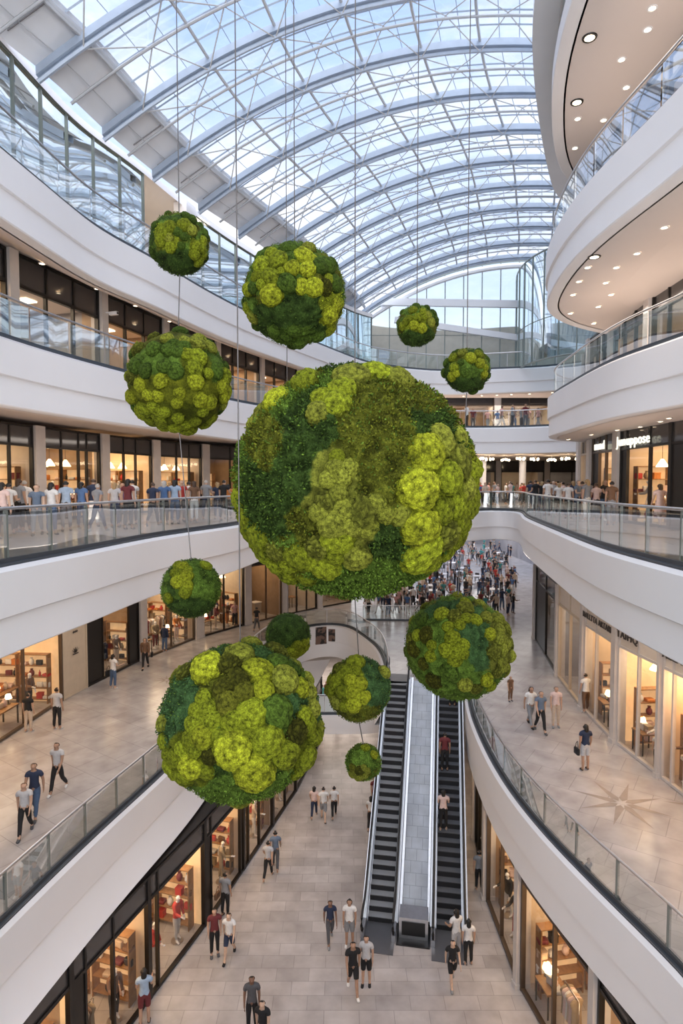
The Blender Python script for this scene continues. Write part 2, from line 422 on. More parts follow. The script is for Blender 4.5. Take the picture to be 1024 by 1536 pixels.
# end gable
def gz(p):
    t = p.x-xl(44.0); return max(11, vz(min(26, max(0, t)))) if t > 0 else 13
GP = Path([(xl(44)+i*.65, 44-.0) for i in range(40)])
curtain(GP, 0, GP.L, Z[5], gz, 1.3, 'window_3', 'far glazed end wall under the vault', M['end_glass'], .06, 12.3)
mb = MB(); mb.tube([V(t,43.9,-.35) for t in T], .2, 8)
mb.bar((xl(44)+2,43.7,14.6),(xl(44)+25,43.7,14.2),.25,.5); mb.bar((xl(44)+3,43.6,13.3),(xl(44)+19,43.6,11.0),.25,.42)
struct(mb.build('trim_11', M['eave'], smooth=40), 'white beams across the far glazed end wall')
# glazed drum at the far right
DP = spline([(13.2,46),(12.4,43),(12.6,40),(14,37.6),(16.6,36.2),(20,35.8)])
curtain(DP.offset(0), 0, DP.L, Z[5], lambda p: 16.5, 1.1, 'window_4', 'rounded glass bay at the far right of the top gallery', M['wall_glass'], .05, 12.2)
# back wall of the building behind the viewer
mb = MB(); mb.grid([[(-24,-8,-15),(24,-8,-15)],[(-24,-8,18),(24,-8,18)]]); struct(mb.build('wall_back', M['white']), 'white wall behind the viewer')
mb = MB(); mb.grid([[(-24,62,-15),(24,62,-15)],[(-24,62,Z[2]-2),(24,62,Z[2]-2)]]); struct(mb.build('wall_front', M['dim']), 'far end wall of the ground floor')
mb = MB(); mb.grid([[(-30,100,Z[2]),(30,100,Z[2])],[(-30,100,-1.5),(30,100,-1.5)]]); struct(mb.build('wall_front', M['dim']), 'far end wall of the food hall')
for sx, nm in ((-24,'wall_left'),(24,'wall_right')):
    mb = MB(); mb.grid([[(sx,-8,-15),(sx,100,-15)],[(sx,-8,13),(sx,100,13)]]); struct(mb.build(nm, M['dim']), 'outer side wall of the mall')

# ------------------------------------------------------------------ balustrades
def railing(path, s0, s1, zz, label, spacing, pw, pm, group=None, joint=False, h=1.1):
    p0 = path.at(s0)[0]
    r_ = empty('glass_balustrade', P3(p0, zz), 0, label, 'railing', group)
    inv = Vector((-p0.x, -p0.y, -zz))
    n = max(1, round((s1-s0)/spacing)); sub = path.sub(s0, s1, .4)
    def build(mb, nm, m, sm=None):
        mb.v = [tuple(Vector(v)+inv) for v in mb.v]; return mb.build(nm, m, r_, sm)
    ins = -.14
    mb = MB(); mb.tube([P3(p+q*ins, zz+h) for p, q in zip(sub.p, sub.n)], .035, 8); build(mb, 'handrail', M['steel'], 60)
    mb = MB(); sweep(mb, sub, [(ins-.07,0),(ins-.07,.10),(ins+.05,.10),(ins+.06,.02),(ins+.13,.01),(ins+.15,-.05)], zz); build(mb, 'base_channel', M['base'], 30)
    for i in range(n+1):
        p, t, q = path.at(s0+(s1-s0)*i/n); a = math.atan2(t.y, t.x)
        mb = MB(); mb.box(P3(p+q*(ins-.02), zz+h/2-.02), (pw, .03 if pw > .05 else .02, h-.06), a)
        if pw > .05: mb.box(P3(p+q*(ins-.02), zz+h-.06), (pw*.5, .05, .06), a)
        build(mb, 'post', pm)
        if i == n: break
        for (u, v) in (((.03,.495),(.505,.97)) if joint else ((.02,.98),)):
            g = MB(); k = 3
            rows = []
            for j in range(k+1):
                p, t, q = path.at(s0+(s1-s0)*(i+u+(v-u)*j/k)/n); rows.append([P3(p+q*(ins+.015), zz+.08), P3(p+q*(ins+.015), zz+h-.09)])
            g.grid(rows); build(g, 'glass_panel', M['rail_glass'], 60)
    return r_
def ends(path, a, b): return path.near(*a), path.near(*b)
a, b = ends(E5, (-8.6,3), (1,38)); railing(E5, a, b, Z[5], 'glass balustrade along the upper left gallery in front of the tall glass wall', 1.6, .03, M['steel'])
a2, b2 = ends(E5, (1,38), (16.5,38.6)); railing(E5, b, b2, Z[5], 'glass balustrade across the far end of the top gallery under the vault', 1.6, .03, M['steel'])
a3, b3 = ends(E5, (15.5,29), (7.05,6)); railing(E5, a3, b3, Z[5], 'glass balustrade on the upper right gallery slanting up to the frame edge', 1.5, .03, M['steel'])
a, b = ends(E4, (-9.3,4), (-3,30)); railing(E4, a, b, Z[4], 'glass balustrade of the left gallery one level above the crowd', 1.6, .03, M['steel'])
c = E4.near(15.5,38); railing(E4, b, c, Z[4], 'far curved glass balustrade one level above the distant crowd', 1.6, .03, M['steel'])
a3, b3 = ends(E4, (14,30.8), (8.8,7)); railing(E4, a3, b3, Z[4], 'glass balustrade on the right gallery curving below the lit soffit', 1.5, .03, M['steel'])
a, b = ends(E3, (-6.9,5), (-3.4,27)); railing(E3, a, b, Z[3], 'glass balustrade with flat posts in front of the left crowd at eye level', 1.38, .11, M['post'])
c = E3.near(9.0,36.4); railing(E3, b, c, Z[3], 'far glass balustrade at eye level behind the largest moss ball', 1.38, .09, M['post'])
d = E3.near(6.45,6); railing(E3, c, d, Z[3], 'glass balustrade with flat posts on the right deck at eye level', 1.38, .11, M['post'])
a, b = ends(E2L, (-8.5,6), (-5.3,32)); railing(E2L, a, b, Z[2], 'glass balustrade of the lower left gallery with people walking behind', 1.55, .1, M['post'], None, True)
railing(E2L, b, E2L.L, Z[2], 'curved glass balustrade of the lower bridge beside the escalator head', 1.6, .05, M['steel'])
a, b = 0, E2R.near(7.4,6); railing(E2R, a, b, Z[2], 'glass balustrade curving along the lower right gallery beside the escalators', 1.6, .1, M['post'], None, True)
a, b = ends(E6, (9,23), (4.95,8)); railing(E6, a, b, z6+.5, 'glass balustrade glimpsed at the very top right under the eave', 1.5, .03, M['steel'])

railing(Path([(1.6,44.3),(4,44.1),(9.5,44.1)]), 0, 7.9, Z[2], 'second glass balustrade across the far side of the lower bridge before the food hall', 1.6, .05, M['steel'])
# mezzanine crossing under the lower bridge
MZ = Path([(-4.2,33.5),(-1.5,33),(1.2,33),(2.3,33.2)])
mb = MB(); sweep(mb, MZ, [(-3,0),(0.1,0),(.1,-1.05),(-3,-1.05)], -11.35)
struct(mb.build('trim_12', M['white']), 'white walkway crossing behind the escalators above the ground floor')
railing(MZ, 0, MZ.L, -11.35, 'short glass balustrade on the walkway behind the escalators', 1.5, .04, M['steel'])

# ------------------------------------------------------------------ escalators
esc_ang = math.atan2(-1.43, 8.4)
ex, ey = 2.72, 21.7
run, riseE = 8.5, Z[2]-Z[1]
slope = math.atan2(riseE, run)
def escalator(off, label, sm):
    rot = Matrix.Rotation(esc_ang, 4, 'Z'); base = Vector((ex, ey, Z[1]))+rot.to_3x3() @ Vector((off, 0, 0))
    root = empty('escalator', base, esc_ang, label, 'escalator', None)
    w = .92; n = 29; tr = run/n; rs = riseE/n
    for i in range(n):
        mb = MB(); y0 = i*tr; z1 = (i+1)*rs
        mb.box((0, y0+tr*.55, z1-.02), (w, tr*1.1, .04))
        for k in (-.46, .46): mb.box((k*w/.92*.98, y0+tr*.5, z1-.005), (.02, tr, .035))
        mb.mi = 1; mb.box((0, y0+.012, z1-rs/2-.02), (w, .024, rs)); mb.mi = 0
        mb.build('step', [M[sm], M['riser']], root)
    mb = MB(); mb.bar((0,-.1,-.45),(0,run+.3,riseE-.45), w+.5, .5); mb.build('truss', M['steel'], root)
    for sx in (-1, 1):
        x = sx*(w/2+.11)
        mb = MB()
        mb.bar((x,-.25,-.05),(x,run+.2,riseE+.02), .14, .36); mb.bar((x,-.9,.12),(x,-.2,.14), .14, .3); mb.bar((x,run+.15,riseE+.1),(x,run+1.3,riseE+.1), .14, .3)
        mb.build('skirt', M['steel'], root)
        g = MB(); g.grid([[(x,-.8,.25),(x,-.8,.9)],[(x,-.1,.25),(x,-.1,.95)],[(x,run,riseE+.2),(x,run,riseE+.95)],[(x,run+1.2,riseE+.2),(x,run+1.2,riseE+.9)]])
        g.build('balustrade_glass', M['rail_glass'], root)
        mb = MB(); pts = [(x,-.75,.28),(x,-.98,.4),(x,-1.05,.62),(x,-.98,.84),(x,-.75,.97),(x,-.1,1.0),(x,.3,1.2),(x,run,riseE+1.0),(x,run+1.1,riseE+1.0),(x,run+1.35,riseE+.8),(x,run+1.3,riseE+.5)]
        mb.tube(pts, .045, 8); mb.build('handrail', M['rubber'], root, 60)
        mb = MB(); mb.bar((x*1.0+sx*.09,-.3,.3),(x+sx*.09,run,riseE+.3), .04, .12); mb.build('outer_trim', M['steel'], root)
    mb = MB(); mb.box((0,-.75,.012), (w+.3, 1.5, .024)); mb.build('landing_plate', M['plate'], root)
    mb = MB(); mb.box((0,run+.75,riseE+.012), (w, 1.2, .024)); mb.build('landing_plate', M['plate'], root)
    return root
escalator(-1.28, 'left escalator with empty grey steps rising from the ground floor', 'step')
escalator(1.28, 'right escalator with dark steps beside the curving white gallery', 'step_dark')
rot3 = Matrix.Rotation(esc_ang, 3, 'Z')
ramp = empty('inclined_panel', (ex, ey, Z[1]), esc_ang, 'smooth inclined steel deck running up between the two escalators', 'panel')
mb = MB()
L_ = math.hypot(run, riseE)
me = MB(); me.box((0,0,0), (.98, L_, .1)); o = me.build('panel_surface', M['deck'], ramp); o.location = (0, run/2, riseE/2+.12); o.rotation_euler = (slope, 0, 0)
for sx in (-1, 1):
    mb = MB(); mb.bar((sx*.52,0,.22),(sx*.52,run,riseE+.22), .09, .3); mb.build('side_rail', M['steel'], ramp)
mb = MB(); mb.box((0,-.3,.4), (1.05,.7,.8)); mb.build('end_box', M['steel'], ramp)
mb = MB(); mb.box((0,-.66,.42), (.85,.03,.5)); mb.box((0,-.4,.02), (1.2,1.2,.04)); mb.build('end_grille', M['rubber'], ramp)
# ------------------------------------------------------------------ people
def skin_mesh(nodes, edges, root, sub=1):
    bm = bmesh.new(); lay = bm.verts.layers.skin.verify(); ix = {}
    for k, (p, r) in nodes.items():
        v = bm.verts.new(p); ix[k] = v
        v[lay].radius = r if isinstance(r, tuple) else (r, r); v[lay].use_root = (k == root)
    for a, b in edges: bm.edges.new((ix[a], ix[b]))
    me = bpy.data.meshes.new('skin'); bm.to_mesh(me); bm.free()
    o = bpy.data.objects.new('skin', me); C.objects.link(o)
    m = o.modifiers.new('s', 'SKIN'); m.use_smooth_shade = True; m.branch_smoothing = .3
    s = o.modifiers.new('u', 'SUBSURF'); s.levels = sub; s.render_levels = sub
    dg = bpy.context.evaluated_depsgraph_get(); dg.update()
    out = bpy.data.meshes.new_from_object(o.evaluated_get(dg)); bpy.data.objects.remove(o); bpy.data.meshes.remove(me)
    return out
def person_kit(hl, kl, hr, kr, al, el, ar, er, lean=0, wide=.0, sit=False):
    """angles in degrees: hip/knee/arm/elbow swing, + is forward (-Y)"""
    N = {}; E = []
    def sw(o, L_, a, side=0): return (o[0]+side*L_, o[1]-math.sin(R(a))*L_*math.cos(0), o[2]-math.cos(R(a))*L_)
    ph = .93 - (0 if not sit else 0)
    ly = -math.sin(R(lean))
    def T_(x, y, zz): return (x, y+ly*(zz-ph), zz)
    N['pel'] = (T_(0,0,ph), (.155,.11)); N['wst'] = (T_(0,0,1.08), (.135,.10)); N['cst'] = (T_(0,.005,1.27), (.165,.115)); N['ub'] = (T_(0,.01,1.39), (.13,.09))
    N['nk'] = (T_(0,0,1.475), (.055,.055)); N['jw'] = (T_(0,-.02,1.545), (.062,.072)); N['hd'] = (T_(0,-.012,1.62), (.076,.092)); N['tp'] = (T_(0,.0,1.69), (.055,.065))
    E += [('pel','wst'),('wst','cst'),('cst','ub'),('ub','nk'),('nk','jw'),('jw','hd'),('hd','tp')]
    hdp = N['hd'][0]
    N['ns'] = ((hdp[0], hdp[1]-.105, hdp[2]-.02), .013); E.append(('hd','ns'))
    for s, q, h, k, a, e in ((-1,'l',hl,kl,al,el),(1,'r',hr,kr,ar,er)):
        N['er'+q] = ((hdp[0]+s*.086, hdp[1]+.01, hdp[2]-.01), .016); E.append(('hd','er'+q))
        hip = (s*.088, 0, ph-.06); kn = sw(hip, .41, h); an = sw(kn, .40, h-k)
        kn = (kn[0]+s*wide, kn[1], kn[2]); an = (an[0]+s*wide*1.4, an[1], an[2])
        N['hp'+q] = (hip, (.092,.095)); mid = tuple((hip[i]+kn[i])/2 for i in range(3)); N['th'+q] = (mid, .078)
        N['kn'+q] = (kn, .056); cf = tuple(kn[i]*.65+an[i]*.35 for i in range(3)); N['cf'+q] = ((cf[0],cf[1]+.015,cf[2]), .056); N['an'+q] = (an, .038)
        fa = R(max(-40, min(40, (h-k)))); N['hl'+q] = ((an[0], an[1]+.03, an[2]-.045), .036); N['to'+q] = ((an[0]+s*.015, an[1]-.15*math.cos(fa), an[2]-.055+.15*math.sin(fa)*.6), (.042,.026))
        E += [('pel','hp'+q),('hp'+q,'th'+q),('th'+q,'kn'+q),('kn'+q,'cf'+q),('cf'+q,'an'+q),('an'+q,'hl'+q),('an'+q,'to'+q)]
        sh = T_(s*.185, .01, 1.40); eb = sw(sh, .28, a, s*.10); wr = sw(eb, .25, a+e, s*.0)
        N['sh'+q] = (sh, .062); N['eb'+q] = (eb, .042); N['fo'+q] = (tuple(eb[i]*.6+wr[i]*.4 for i in range(3)), .039); N['wr'+q] = (wr, .027)
        d = Vector(wr)-Vector(eb); d.normalize(); side = Vector((0,-1,0)); side = (side-d*side.dot(d)).normalized(); inn = d.cross(side)
        pm = Vector(wr)+d*.06; N['pm'+q] = (tuple(pm), (.034,.020))
        E += [('ub','sh'+q),('sh'+q,'eb'+q),('eb'+q,'fo'+q),('fo'+q,'wr'+q),('wr'+q,'pm'+q)]
        for i, (off, ln) in enumerate(((-.027,.062),(-.009,.075),(.009,.080),(.026,.07))):
            b = pm+d*.03+side*off; m_ = b+d*ln*.55; t = b+d*ln+inn*(-s)*.02*(-1)
            for nm, pp, rr in (('a',b,.0088),('b',m_,.0085),('c',t,.007)): N[f'f{i}{nm}{q}'] = (tuple(pp), rr)
            E += [('pm'+q,f'f{i}a{q}'),(f'f{i}a{q}',f'f{i}b{q}'),(f'f{i}b{q}',f'f{i}c{q}')]
        b = pm-d*.03+side*.035; t = b+d*.045+side*.025
        N['ta'+q] = (tuple(b), .011); N['tb'+q] = (tuple(t), .009); E += [('wr'+q,'ta'+q),('ta'+q,'tb'+q)]
    me = skin_mesh(N, E, 'pel', 1)
    v = np.array([x.co[:] for x in me.vertices]); low = v[:,2].min()
    v[:,2] -= low
    for x, c in zip(me.vertices, v): x.co = c
    segs = []
    reg = {'pel':'hip','wst':'tor','cst':'tor','ub':'tor','nk':'neck','jw':'head','hd':'head','tp':'head','ns':'head'}
    for a, b in E:
        segs.append((np.array(N[a][0])-[0,0,low], np.array(N[b][0])-[0,0,low], a, b, max(N[a][1]) if isinstance(N[a][1], tuple) else N[a][1], max(N[b][1]) if isinstance(N[b][1], tuple) else N[b][1]))
    best = np.full(len(v), 9.); bi = np.zeros(len(v), int); bt = np.zeros(len(v))
    for i, (a, b, _, _, ra, rb) in enumerate(segs):
        ab = b-a; t = np.clip(((v-a) @ ab)/max(1e-9, ab @ ab), 0, 1); d = np.linalg.norm(v-(a+t[:,None]*ab), axis=1)-(ra+(rb-ra)*t)
        k = d < best; best[k] = d[k]; bi[k] = i; bt[k] = t[k]
    me.calc_loop_triangles()
    nr = np.array([x.normal[:] for x in me.vertices]); hz = N['hd'][0][2]-low; hy = N['hd'][0][1]
    def cls(i):
        a, b, t = segs[bi[i]][2], segs[bi[i]][3], bt[i]
        k = a[:2]
        if a in ('pel',) and b == 'wst': return 'waist' if t < .45 else 'tor'
        if a in ('wst','cst','ub') and b[:2] not in ('nk',): return 'uarm0' if b[:2] == 'sh' and t > .8 else 'tor'
        if a == 'ub': return 'tor' if t < .35 else 'neck'
        if a in ('nk','jw','hd'): return 'head'
        if a == 'pel': return 'hip'
        if k == 'hp': return 'th0'
        if k == 'th': return 'th1' if t < .75 else 'knee'
        if k == 'kn': return 'calf'
        if k == 'cf': return 'calf' if t < .75 else 'ank'
        if k == 'an': return 'foot'
        if k == 'sh': return 'uarm0' if t < .55 else 'uarm1'
        if k in ('eb','fo'): return 'fore'
        return 'hand'
    cl = [cls(i) for i in range(len(v))]
    def shell(name, keep, off, cond=None):
        fs = [p.vertices[:] for p in me.polygons if all((cl[i] in keep) and (cond is None or cond(v[i])) for i in p.vertices)]
        us = sorted({i for f in fs for i in f}); mp = {i: k for k, i in enumerate(us)}
        m2 = bpy.data.meshes.new(name); m2.from_pydata([tuple(v[i]+nr[i]*off) for i in us], [], [[mp[i] for i in f] for f in fs])
        m2.polygons.foreach_set('use_smooth', [True]*len(fs)); m2.materials.append(M['white']); return m2
    me.name = 'body'; me.materials.clear(); me.materials.append(M['white'])
    K = {'body': me}
    K['shirt'] = shell('shirt', {'tor','waist','hip','uarm0','neck0'}, .016, lambda p: p[2] > .90-low*0+(-.0))
    K['sleeves'] = shell('long_sleeved_top', {'tor','waist','hip','uarm0','uarm1','fore'}, .016, lambda p: p[2] > .84)
    K['trousers'] = shell('trousers', {'hip','waist','th0','th1','knee','calf'}, .011)
    K['shorts'] = shell('shorts', {'hip','waist','th0','th1'}, .02)
    K['shoes'] = shell('shoes', {'foot'}, .012)
    hc = np.array([0, hy, hz])
    K['short_hair'] = shell('short_hair', {'head'}, .016, lambda p: (p[2] > hz+.035) or (p[1] > hy+.02 and p[2] > hz-.06))
    mb = MB(); 
    K['long_hair'] = shell('long_hair', {'head'}, .022, lambda p: (p[2] > hz+.035) or (p[1] > hy-.02 and p[2] > hz-.08))
    bm = bmesh.new(); bm.from_mesh(K['long_hair'])
    r_ = bmesh.ops.create_uvsphere(bm, u_segments=12, v_segments=8, radius=1)
    for x in r_['verts']: x.co = Vector((x.co.x*.085, hy+.075+x.co.y*.05, hz-.10+x.co.z*.17))
    for f in bm.faces: f.smooth = True
    bm.to_mesh(K['long_hair']); bm.free()
    mb = MB()
    zs = [(.135,1.08),(.17,.95),(.20,.75),(.225,.52)]
    rows = []
    n = 18
    for (r, zz) in zs: rows.append([(r*math.cos(2*math.pi*k/n), r*.78*math.sin(2*math.pi*k/n), zz-low) for k in range(n+1)])
    mb.grid(rows); K['skirt'] = mb.mesh('skirt', M['white'], 60)
    return K
KITS = {
 'walk': person_kit(24, 6, -18, 22, -22, 18, 20, 22, 2),
 'walk2': person_kit(-16, 20, 22, 5, 18, 20, -20, 16, 2),
 'stand': person_kit(2, 3, -2, 2, 3, 10, -2, 12, 0, .015),
 'hold': person_kit(3, 5, -3, 3, 18, 75, 10, 60, 2, .02),
 'lean': person_kit(8, 4, -2, 6, 30, 55, 6, 12, 5, .02),
}
def flat(name, col, rough=.8): 
    return mat(name, col, rough, var=.08, vscale=14)
SKIN = [flat('skin tone '+a, c, .6) for a, c in (('a',(.55,.34,.24)),('b',(.42,.25,.17)),('c',(.62,.42,.31)),('d',(.24,.13,.085)))]
HAIR = {'black': flat('black hair', (.012,.010,.009), .5), 'brown': flat('brown hair', (.06,.032,.018), .5), 'grey': flat('grey hair', (.45,.43,.41), .6), 'fair': flat('fair hair', (.38,.25,.12), .55)}
CLO = {'white': (.78,.77,.76), 'light grey': (.52,.52,.54), 'grey': (.26,.27,.29), 'dark grey': (.09,.09,.10), 'black': (.013,.013,.015), 'navy': (.022,.034,.075), 'blue': (.08,.16,.34), 'pale blue': (.38,.50,.66), 'blue grey': (.14,.19,.27), 'pink': (.68,.38,.36), 'pale pink': (.74,.56,.52), 'beige': (.58,.46,.36), 'maroon': (.16,.03,.035), 'red': (.5,.05,.04), 'brown': (.17,.09,.05), 'olive': (.15,.15,.07), 'denim': (.07,.12,.22), 'purple': (.2,.12,.28), 'orange': (.6,.22,.06), 'teal': (.05,.25,.25), 'khaki': (.34,.27,.18), 'green': (.06,.28,.1)}
CLM = {k: flat(k+' cloth', v) for k, v in CLO.items()}
def setm(o, m): o.material_slots[0].link = 'OBJECT'; o.material_slots[0].material = m
rp_ = random.Random(21)
used_labels = {}
def person(x, y, zz, facing, top, bottom, label, pose=None, hair='black', long=False, legs='trousers', sleeves=False, bag=None, group=None, scale=None, skin=None):
    """facing in degrees: 0 looks toward the viewer, 180 away"""
    pose = pose or rp_.choice(['walk','walk2','stand','hold'])
    K = KITS[pose]
    r = empty('person', (x, y, zz), R(facing), label, 'person', group)
    s = scale or rp_.uniform(.94, 1.05); r.scale = (s, s, s)
    def part(k, name, m):
        o = obj(name, K[k], r); setm(o, m); return o
    part('body', 'body', skin or rp_.choice(SKIN[:3]))
    part('sleeves' if sleeves else 'shirt', 'jacket' if sleeves else 'shirt', CLM[top])
    if legs == 'skirt': part('skirt', 'skirt', CLM[bottom])
    else: part(legs, legs, CLM[bottom])
    part('shoes', 'shoes', CLM[rp_.choice(['black','white','dark grey','grey'])])
    part('long_hair' if long else 'short_hair', 'hair', HAIR[hair])
    if bag == 'backpack':
        o = obj('backpack', BACKPACK, r); setm(o, CLM[rp_.choice(['black','dark grey','navy'])])
    elif bag == 'handbag':
        o = obj('handbag', HANDBAG, r); setm(o, CLM[rp_.choice(['brown','black','beige'])])
    return r
def rounded(size, c, bev=.04):
    bm = bmesh.new(); bmesh.ops.create_cube(bm, size=1)
    for v in bm.verts: v.co = Vector((v.co.x*size[0]+c[0], v.co.y*size[1]+c[1], v.co.z*size[2]+c[2]))
    bmesh.ops.bevel(bm, geom=bm.edges[:], offset=bev, segments=2, affect='EDGES', profile=.6)
    for f in bm.faces: f.smooth = True
    me = bpy.data.meshes.new('soft_box'); bm.to_mesh(me); bm.free(); me.materials.append(M['white']); return me
BACKPACK = rounded((.30,.15,.42), (0,.19,1.22), .05)
bm = bmesh.new(); bm.from_mesh(rounded((.10,.30,.24), (.34,.02,.74), .03))
mbx = MB(); mbx.tube([(.34,-.1,.84),(.33,-.06,1.0),(.31,0,1.1),(.33,.07,1.0),(.34,.12,.84)], .012, 5)
bm2 = mbx.mesh('strap', M['white']); bm.from_mesh(bm2); HANDBAG = bpy.data.meshes.new('handbag'); bm.to_mesh(HANDBAG); bm.free(); HANDBAG.materials.append(M['white'])

LABELS = []
def P(px, py, lev, *a, **k):
    x, y = at(px, py, Z[lev]); return person(x, y, Z[lev], *a, **k)
# ground floor
P(495,1413,1,8,'navy','dark grey','man in navy t-shirt and dark trousers walking toward us left of the escalators','walk',skin=SKIN[3])
P(524,1419,1,-6,'white','grey','woman in white top and short grey shorts beside the man in navy','stand',long=True,legs='shorts')
P(529,1489,1,10,'black','black','person in black t-shirt and black shorts with a pink chest bag walking toward us','walk2',legs='shorts')
P(549,1478,1,-8,'light grey','black','person in light grey t-shirt and black shorts beside the one with chest bag','stand',legs='shorts')
P(678,1477,1,4,'black','black','man in black t-shirt and black shorts walking away from the right escalator','walk',legs='shorts')
P(702,1447,1,176,'white','black','woman in white top and black trousers seen from behind near the right shop','stand',long=True)
P(684,1437,1,200,'white','light grey','person in white top waiting at the foot of the right escalator','hold',long=True)
P(322,1434,1,15,'maroon','black','woman in maroon top and black leggings by the left shop window','stand',long=True)
P(344,1437,1,-5,'white','navy','man in white t-shirt and navy shorts walking beside the woman in maroon','walk',legs='shorts')
P(338,1374,1,160,'grey','black','person in grey top with a handbag entering the dark framed left shop','stand',bag='handbag')
P(217,1536,1,195,'pale blue','maroon','woman in pale blue shirt standing close to the lit shop glass at lower left','hold',long=True,legs='shorts')
P(378,1548,1,5,'dark grey','black','man in dark grey shirt at the very bottom edge','stand',skin=SKIN[3])
P(394,1580,1,-10,'black','dark grey','person with black top partly cut off by the bottom edge','walk')
P(402,1318,1,170,'light grey','black','person in light grey t-shirt walking away along the left shops','walk')
P(413,1304,1,185,'blue grey','dark grey','person in blue grey shirt half hidden beside the light grey t-shirt','walk2')
P(471,1226,1,175,'pale pink','navy','woman in pale pink top walking away below the second largest ball','walk',long=True)
P(485,1231,1,180,'white','grey','person in white t-shirt and grey shorts, middle of three walking away','walk2',legs='shorts')
P(501,1226,1,182,'white','black','person in white t-shirt and black trousers, right of three walking away','walk')
P(556,1243,1,170,'white','black','woman in white top and black trousers close to the left escalator','walk',long=True)
P(562,1213,1,20,'maroon','black','person in maroon top walking beside the side of the left escalator','stand')
P(567,1190,1,190,'black','black','person all in black further along the side of the left escalator','stand')
P(718,1335,1,170,'grey','black','person in grey standing in the gap right of the escalators by the shop','stand')
# on the escalators
def on_esc(off, k, label, *a, **kw):
    n = 29; tr = run/n; rs = riseE/n
    q = rot3 @ Vector((off, (k+.5)*tr, 0)); return person(ex+q.x, ey+q.y, Z[1]+(k+1)*rs, math.degrees(esc_ang)+kw.pop('turn', 180), *a, label, **kw)
on_esc(1.10, 16, 'person in dark red top riding the right escalator upward', 'maroon','black', pose='stand')
on_esc(1.05, 9, 'woman in pale pink top riding low on the right escalator with hand on the rail', 'pale pink','black', pose='hold', long=True)
on_esc(1.45, 25, 'person in black near the top of the right escalator', 'black','black', pose='stand')
# lower left gallery
P(38,1253,2,12,'light grey','black','man in grey t-shirt and black trousers walking nearest to the lower left glass rail','walk',hair='brown')
P(53,1226,2,8,'navy','denim','man in navy t-shirt and jeans right behind the man in grey on the left gallery','walk2')
P(87,1188,2,-5,'light grey','black','man in pale t-shirt and black trousers walking toward us on the left gallery','walk')
P(43,1098,2,176,'black','beige','man in black t-shirt and beige trousers seen from behind at the left shop display','stand')
P(86,1094,2,172,'light grey','black','man in light grey t-shirt and black trousers looking into the left shop','stand')
P(170,1033,2,150,'white','denim','woman in white top and jeans standing before the black shop doorway','hold',long=True,bag='handbag')
P(218,1003,2,10,'brown','black','woman in brown jacket with long hair walking with a bag on the left gallery','walk',long=True,sleeves=True,bag='handbag')
P(247,978,2,160,'navy','denim','person in navy jacket and jeans in front of the bright white shop window','stand',sleeves=True)
P(352,940,2,20,'pink','black','person in pink top pausing far along the left gallery','hold')
P(385,946,2,170,'black','dark grey','person in black far along the left gallery near the wire','walk')
# lower right gallery
P(795,1089,2,12,'white','grey','woman in white top, leftmost of three people on the lower right gallery','walk',long=True)
P(810,1098,2,4,'blue grey','black','man in blue grey polo and black trousers, middle of three on right gallery','walk2')
P(833,1091,2,-6,'pale pink','beige','person in pale pink shirt and beige trousers, rightmost of three on right gallery','stand')
P(877,1155,2,186,'navy','light grey','woman in navy top and pale grey shorts with a handbag on the right gallery','stand',legs='shorts',bag='handbag',long=True)
P(878,1068,2,190,'white','brown','person in white top stooping by the right shop door behind the navy top','lean')
P(985,1152,2,165,'white','black','child in white top at the right edge near the lit shop counter','stand',scale=.75)
P(765,1052,2,20,'brown','brown','child in brown standing alone far along the right gallery','stand',scale=.7)
# eye level gallery, left crowd
cols_t = ['pale pink','white','grey','white','blue grey','white','pale blue','blue','navy','grey','light grey','purple','maroon','white','navy','blue','dark grey','pale blue','red','white','brown','grey','navy','black','orange']
cols_b = ['black','navy','black','denim','navy','black','white','black','dark grey','black','grey','navy']
def rail_x(Y, path=E3):
    i = min((k for k in range(len(path.p)//2)), key=lambda k: abs(path.p[k].y-Y)); return path.p[i].x
ords = ['first','second','third','fourth','fifth','sixth','seventh','eighth','ninth','tenth','eleventh','twelfth','thirteenth','fourteenth','fifteenth','sixteenth','seventeenth','eighteenth','nineteenth','twentieth','twenty-first','twenty-second','twenty-third','twenty-fourth','twenty-fifth','twenty-sixth','twenty-seventh','twenty-eighth']
LX = [(3,17.2),(13,18.8),(29,19.5),(36,20.2),(55,18.4),(77,18.6),(99,20.0),(122,21.0),(140,21.8),(146,20.2),(172,21.6),(184,22.3),(192,20.8),(199,23.2),(229,22.6),(246,23.3),(254,25.0),(262,23.6),(272,24.6),(283,25.2),(291,24.4),(309,26.0),(326,26.6),(335,25.6),(342,27.2)]
for i, (px, Y) in enumerate(LX):
    x = (px-512)/F*Y; t = cols_t[i % len(cols_t)]; b = cols_b[(i*5+2) % len(cols_b)]; hr = ['black','black','brown','grey','fair','black'][i % 6]
    person(x, Y, Z[3], [175,195,160,185,20,170,205][i % 7], t, b, 'person with %s hair, %s top, %s trousers, %s from left in left crowd' % (hr, t, b, ords[i]), ['stand','hold','stand','lean','walk'][i % 5], hair=hr, long=(i*3 % 5 < 2), group=None)
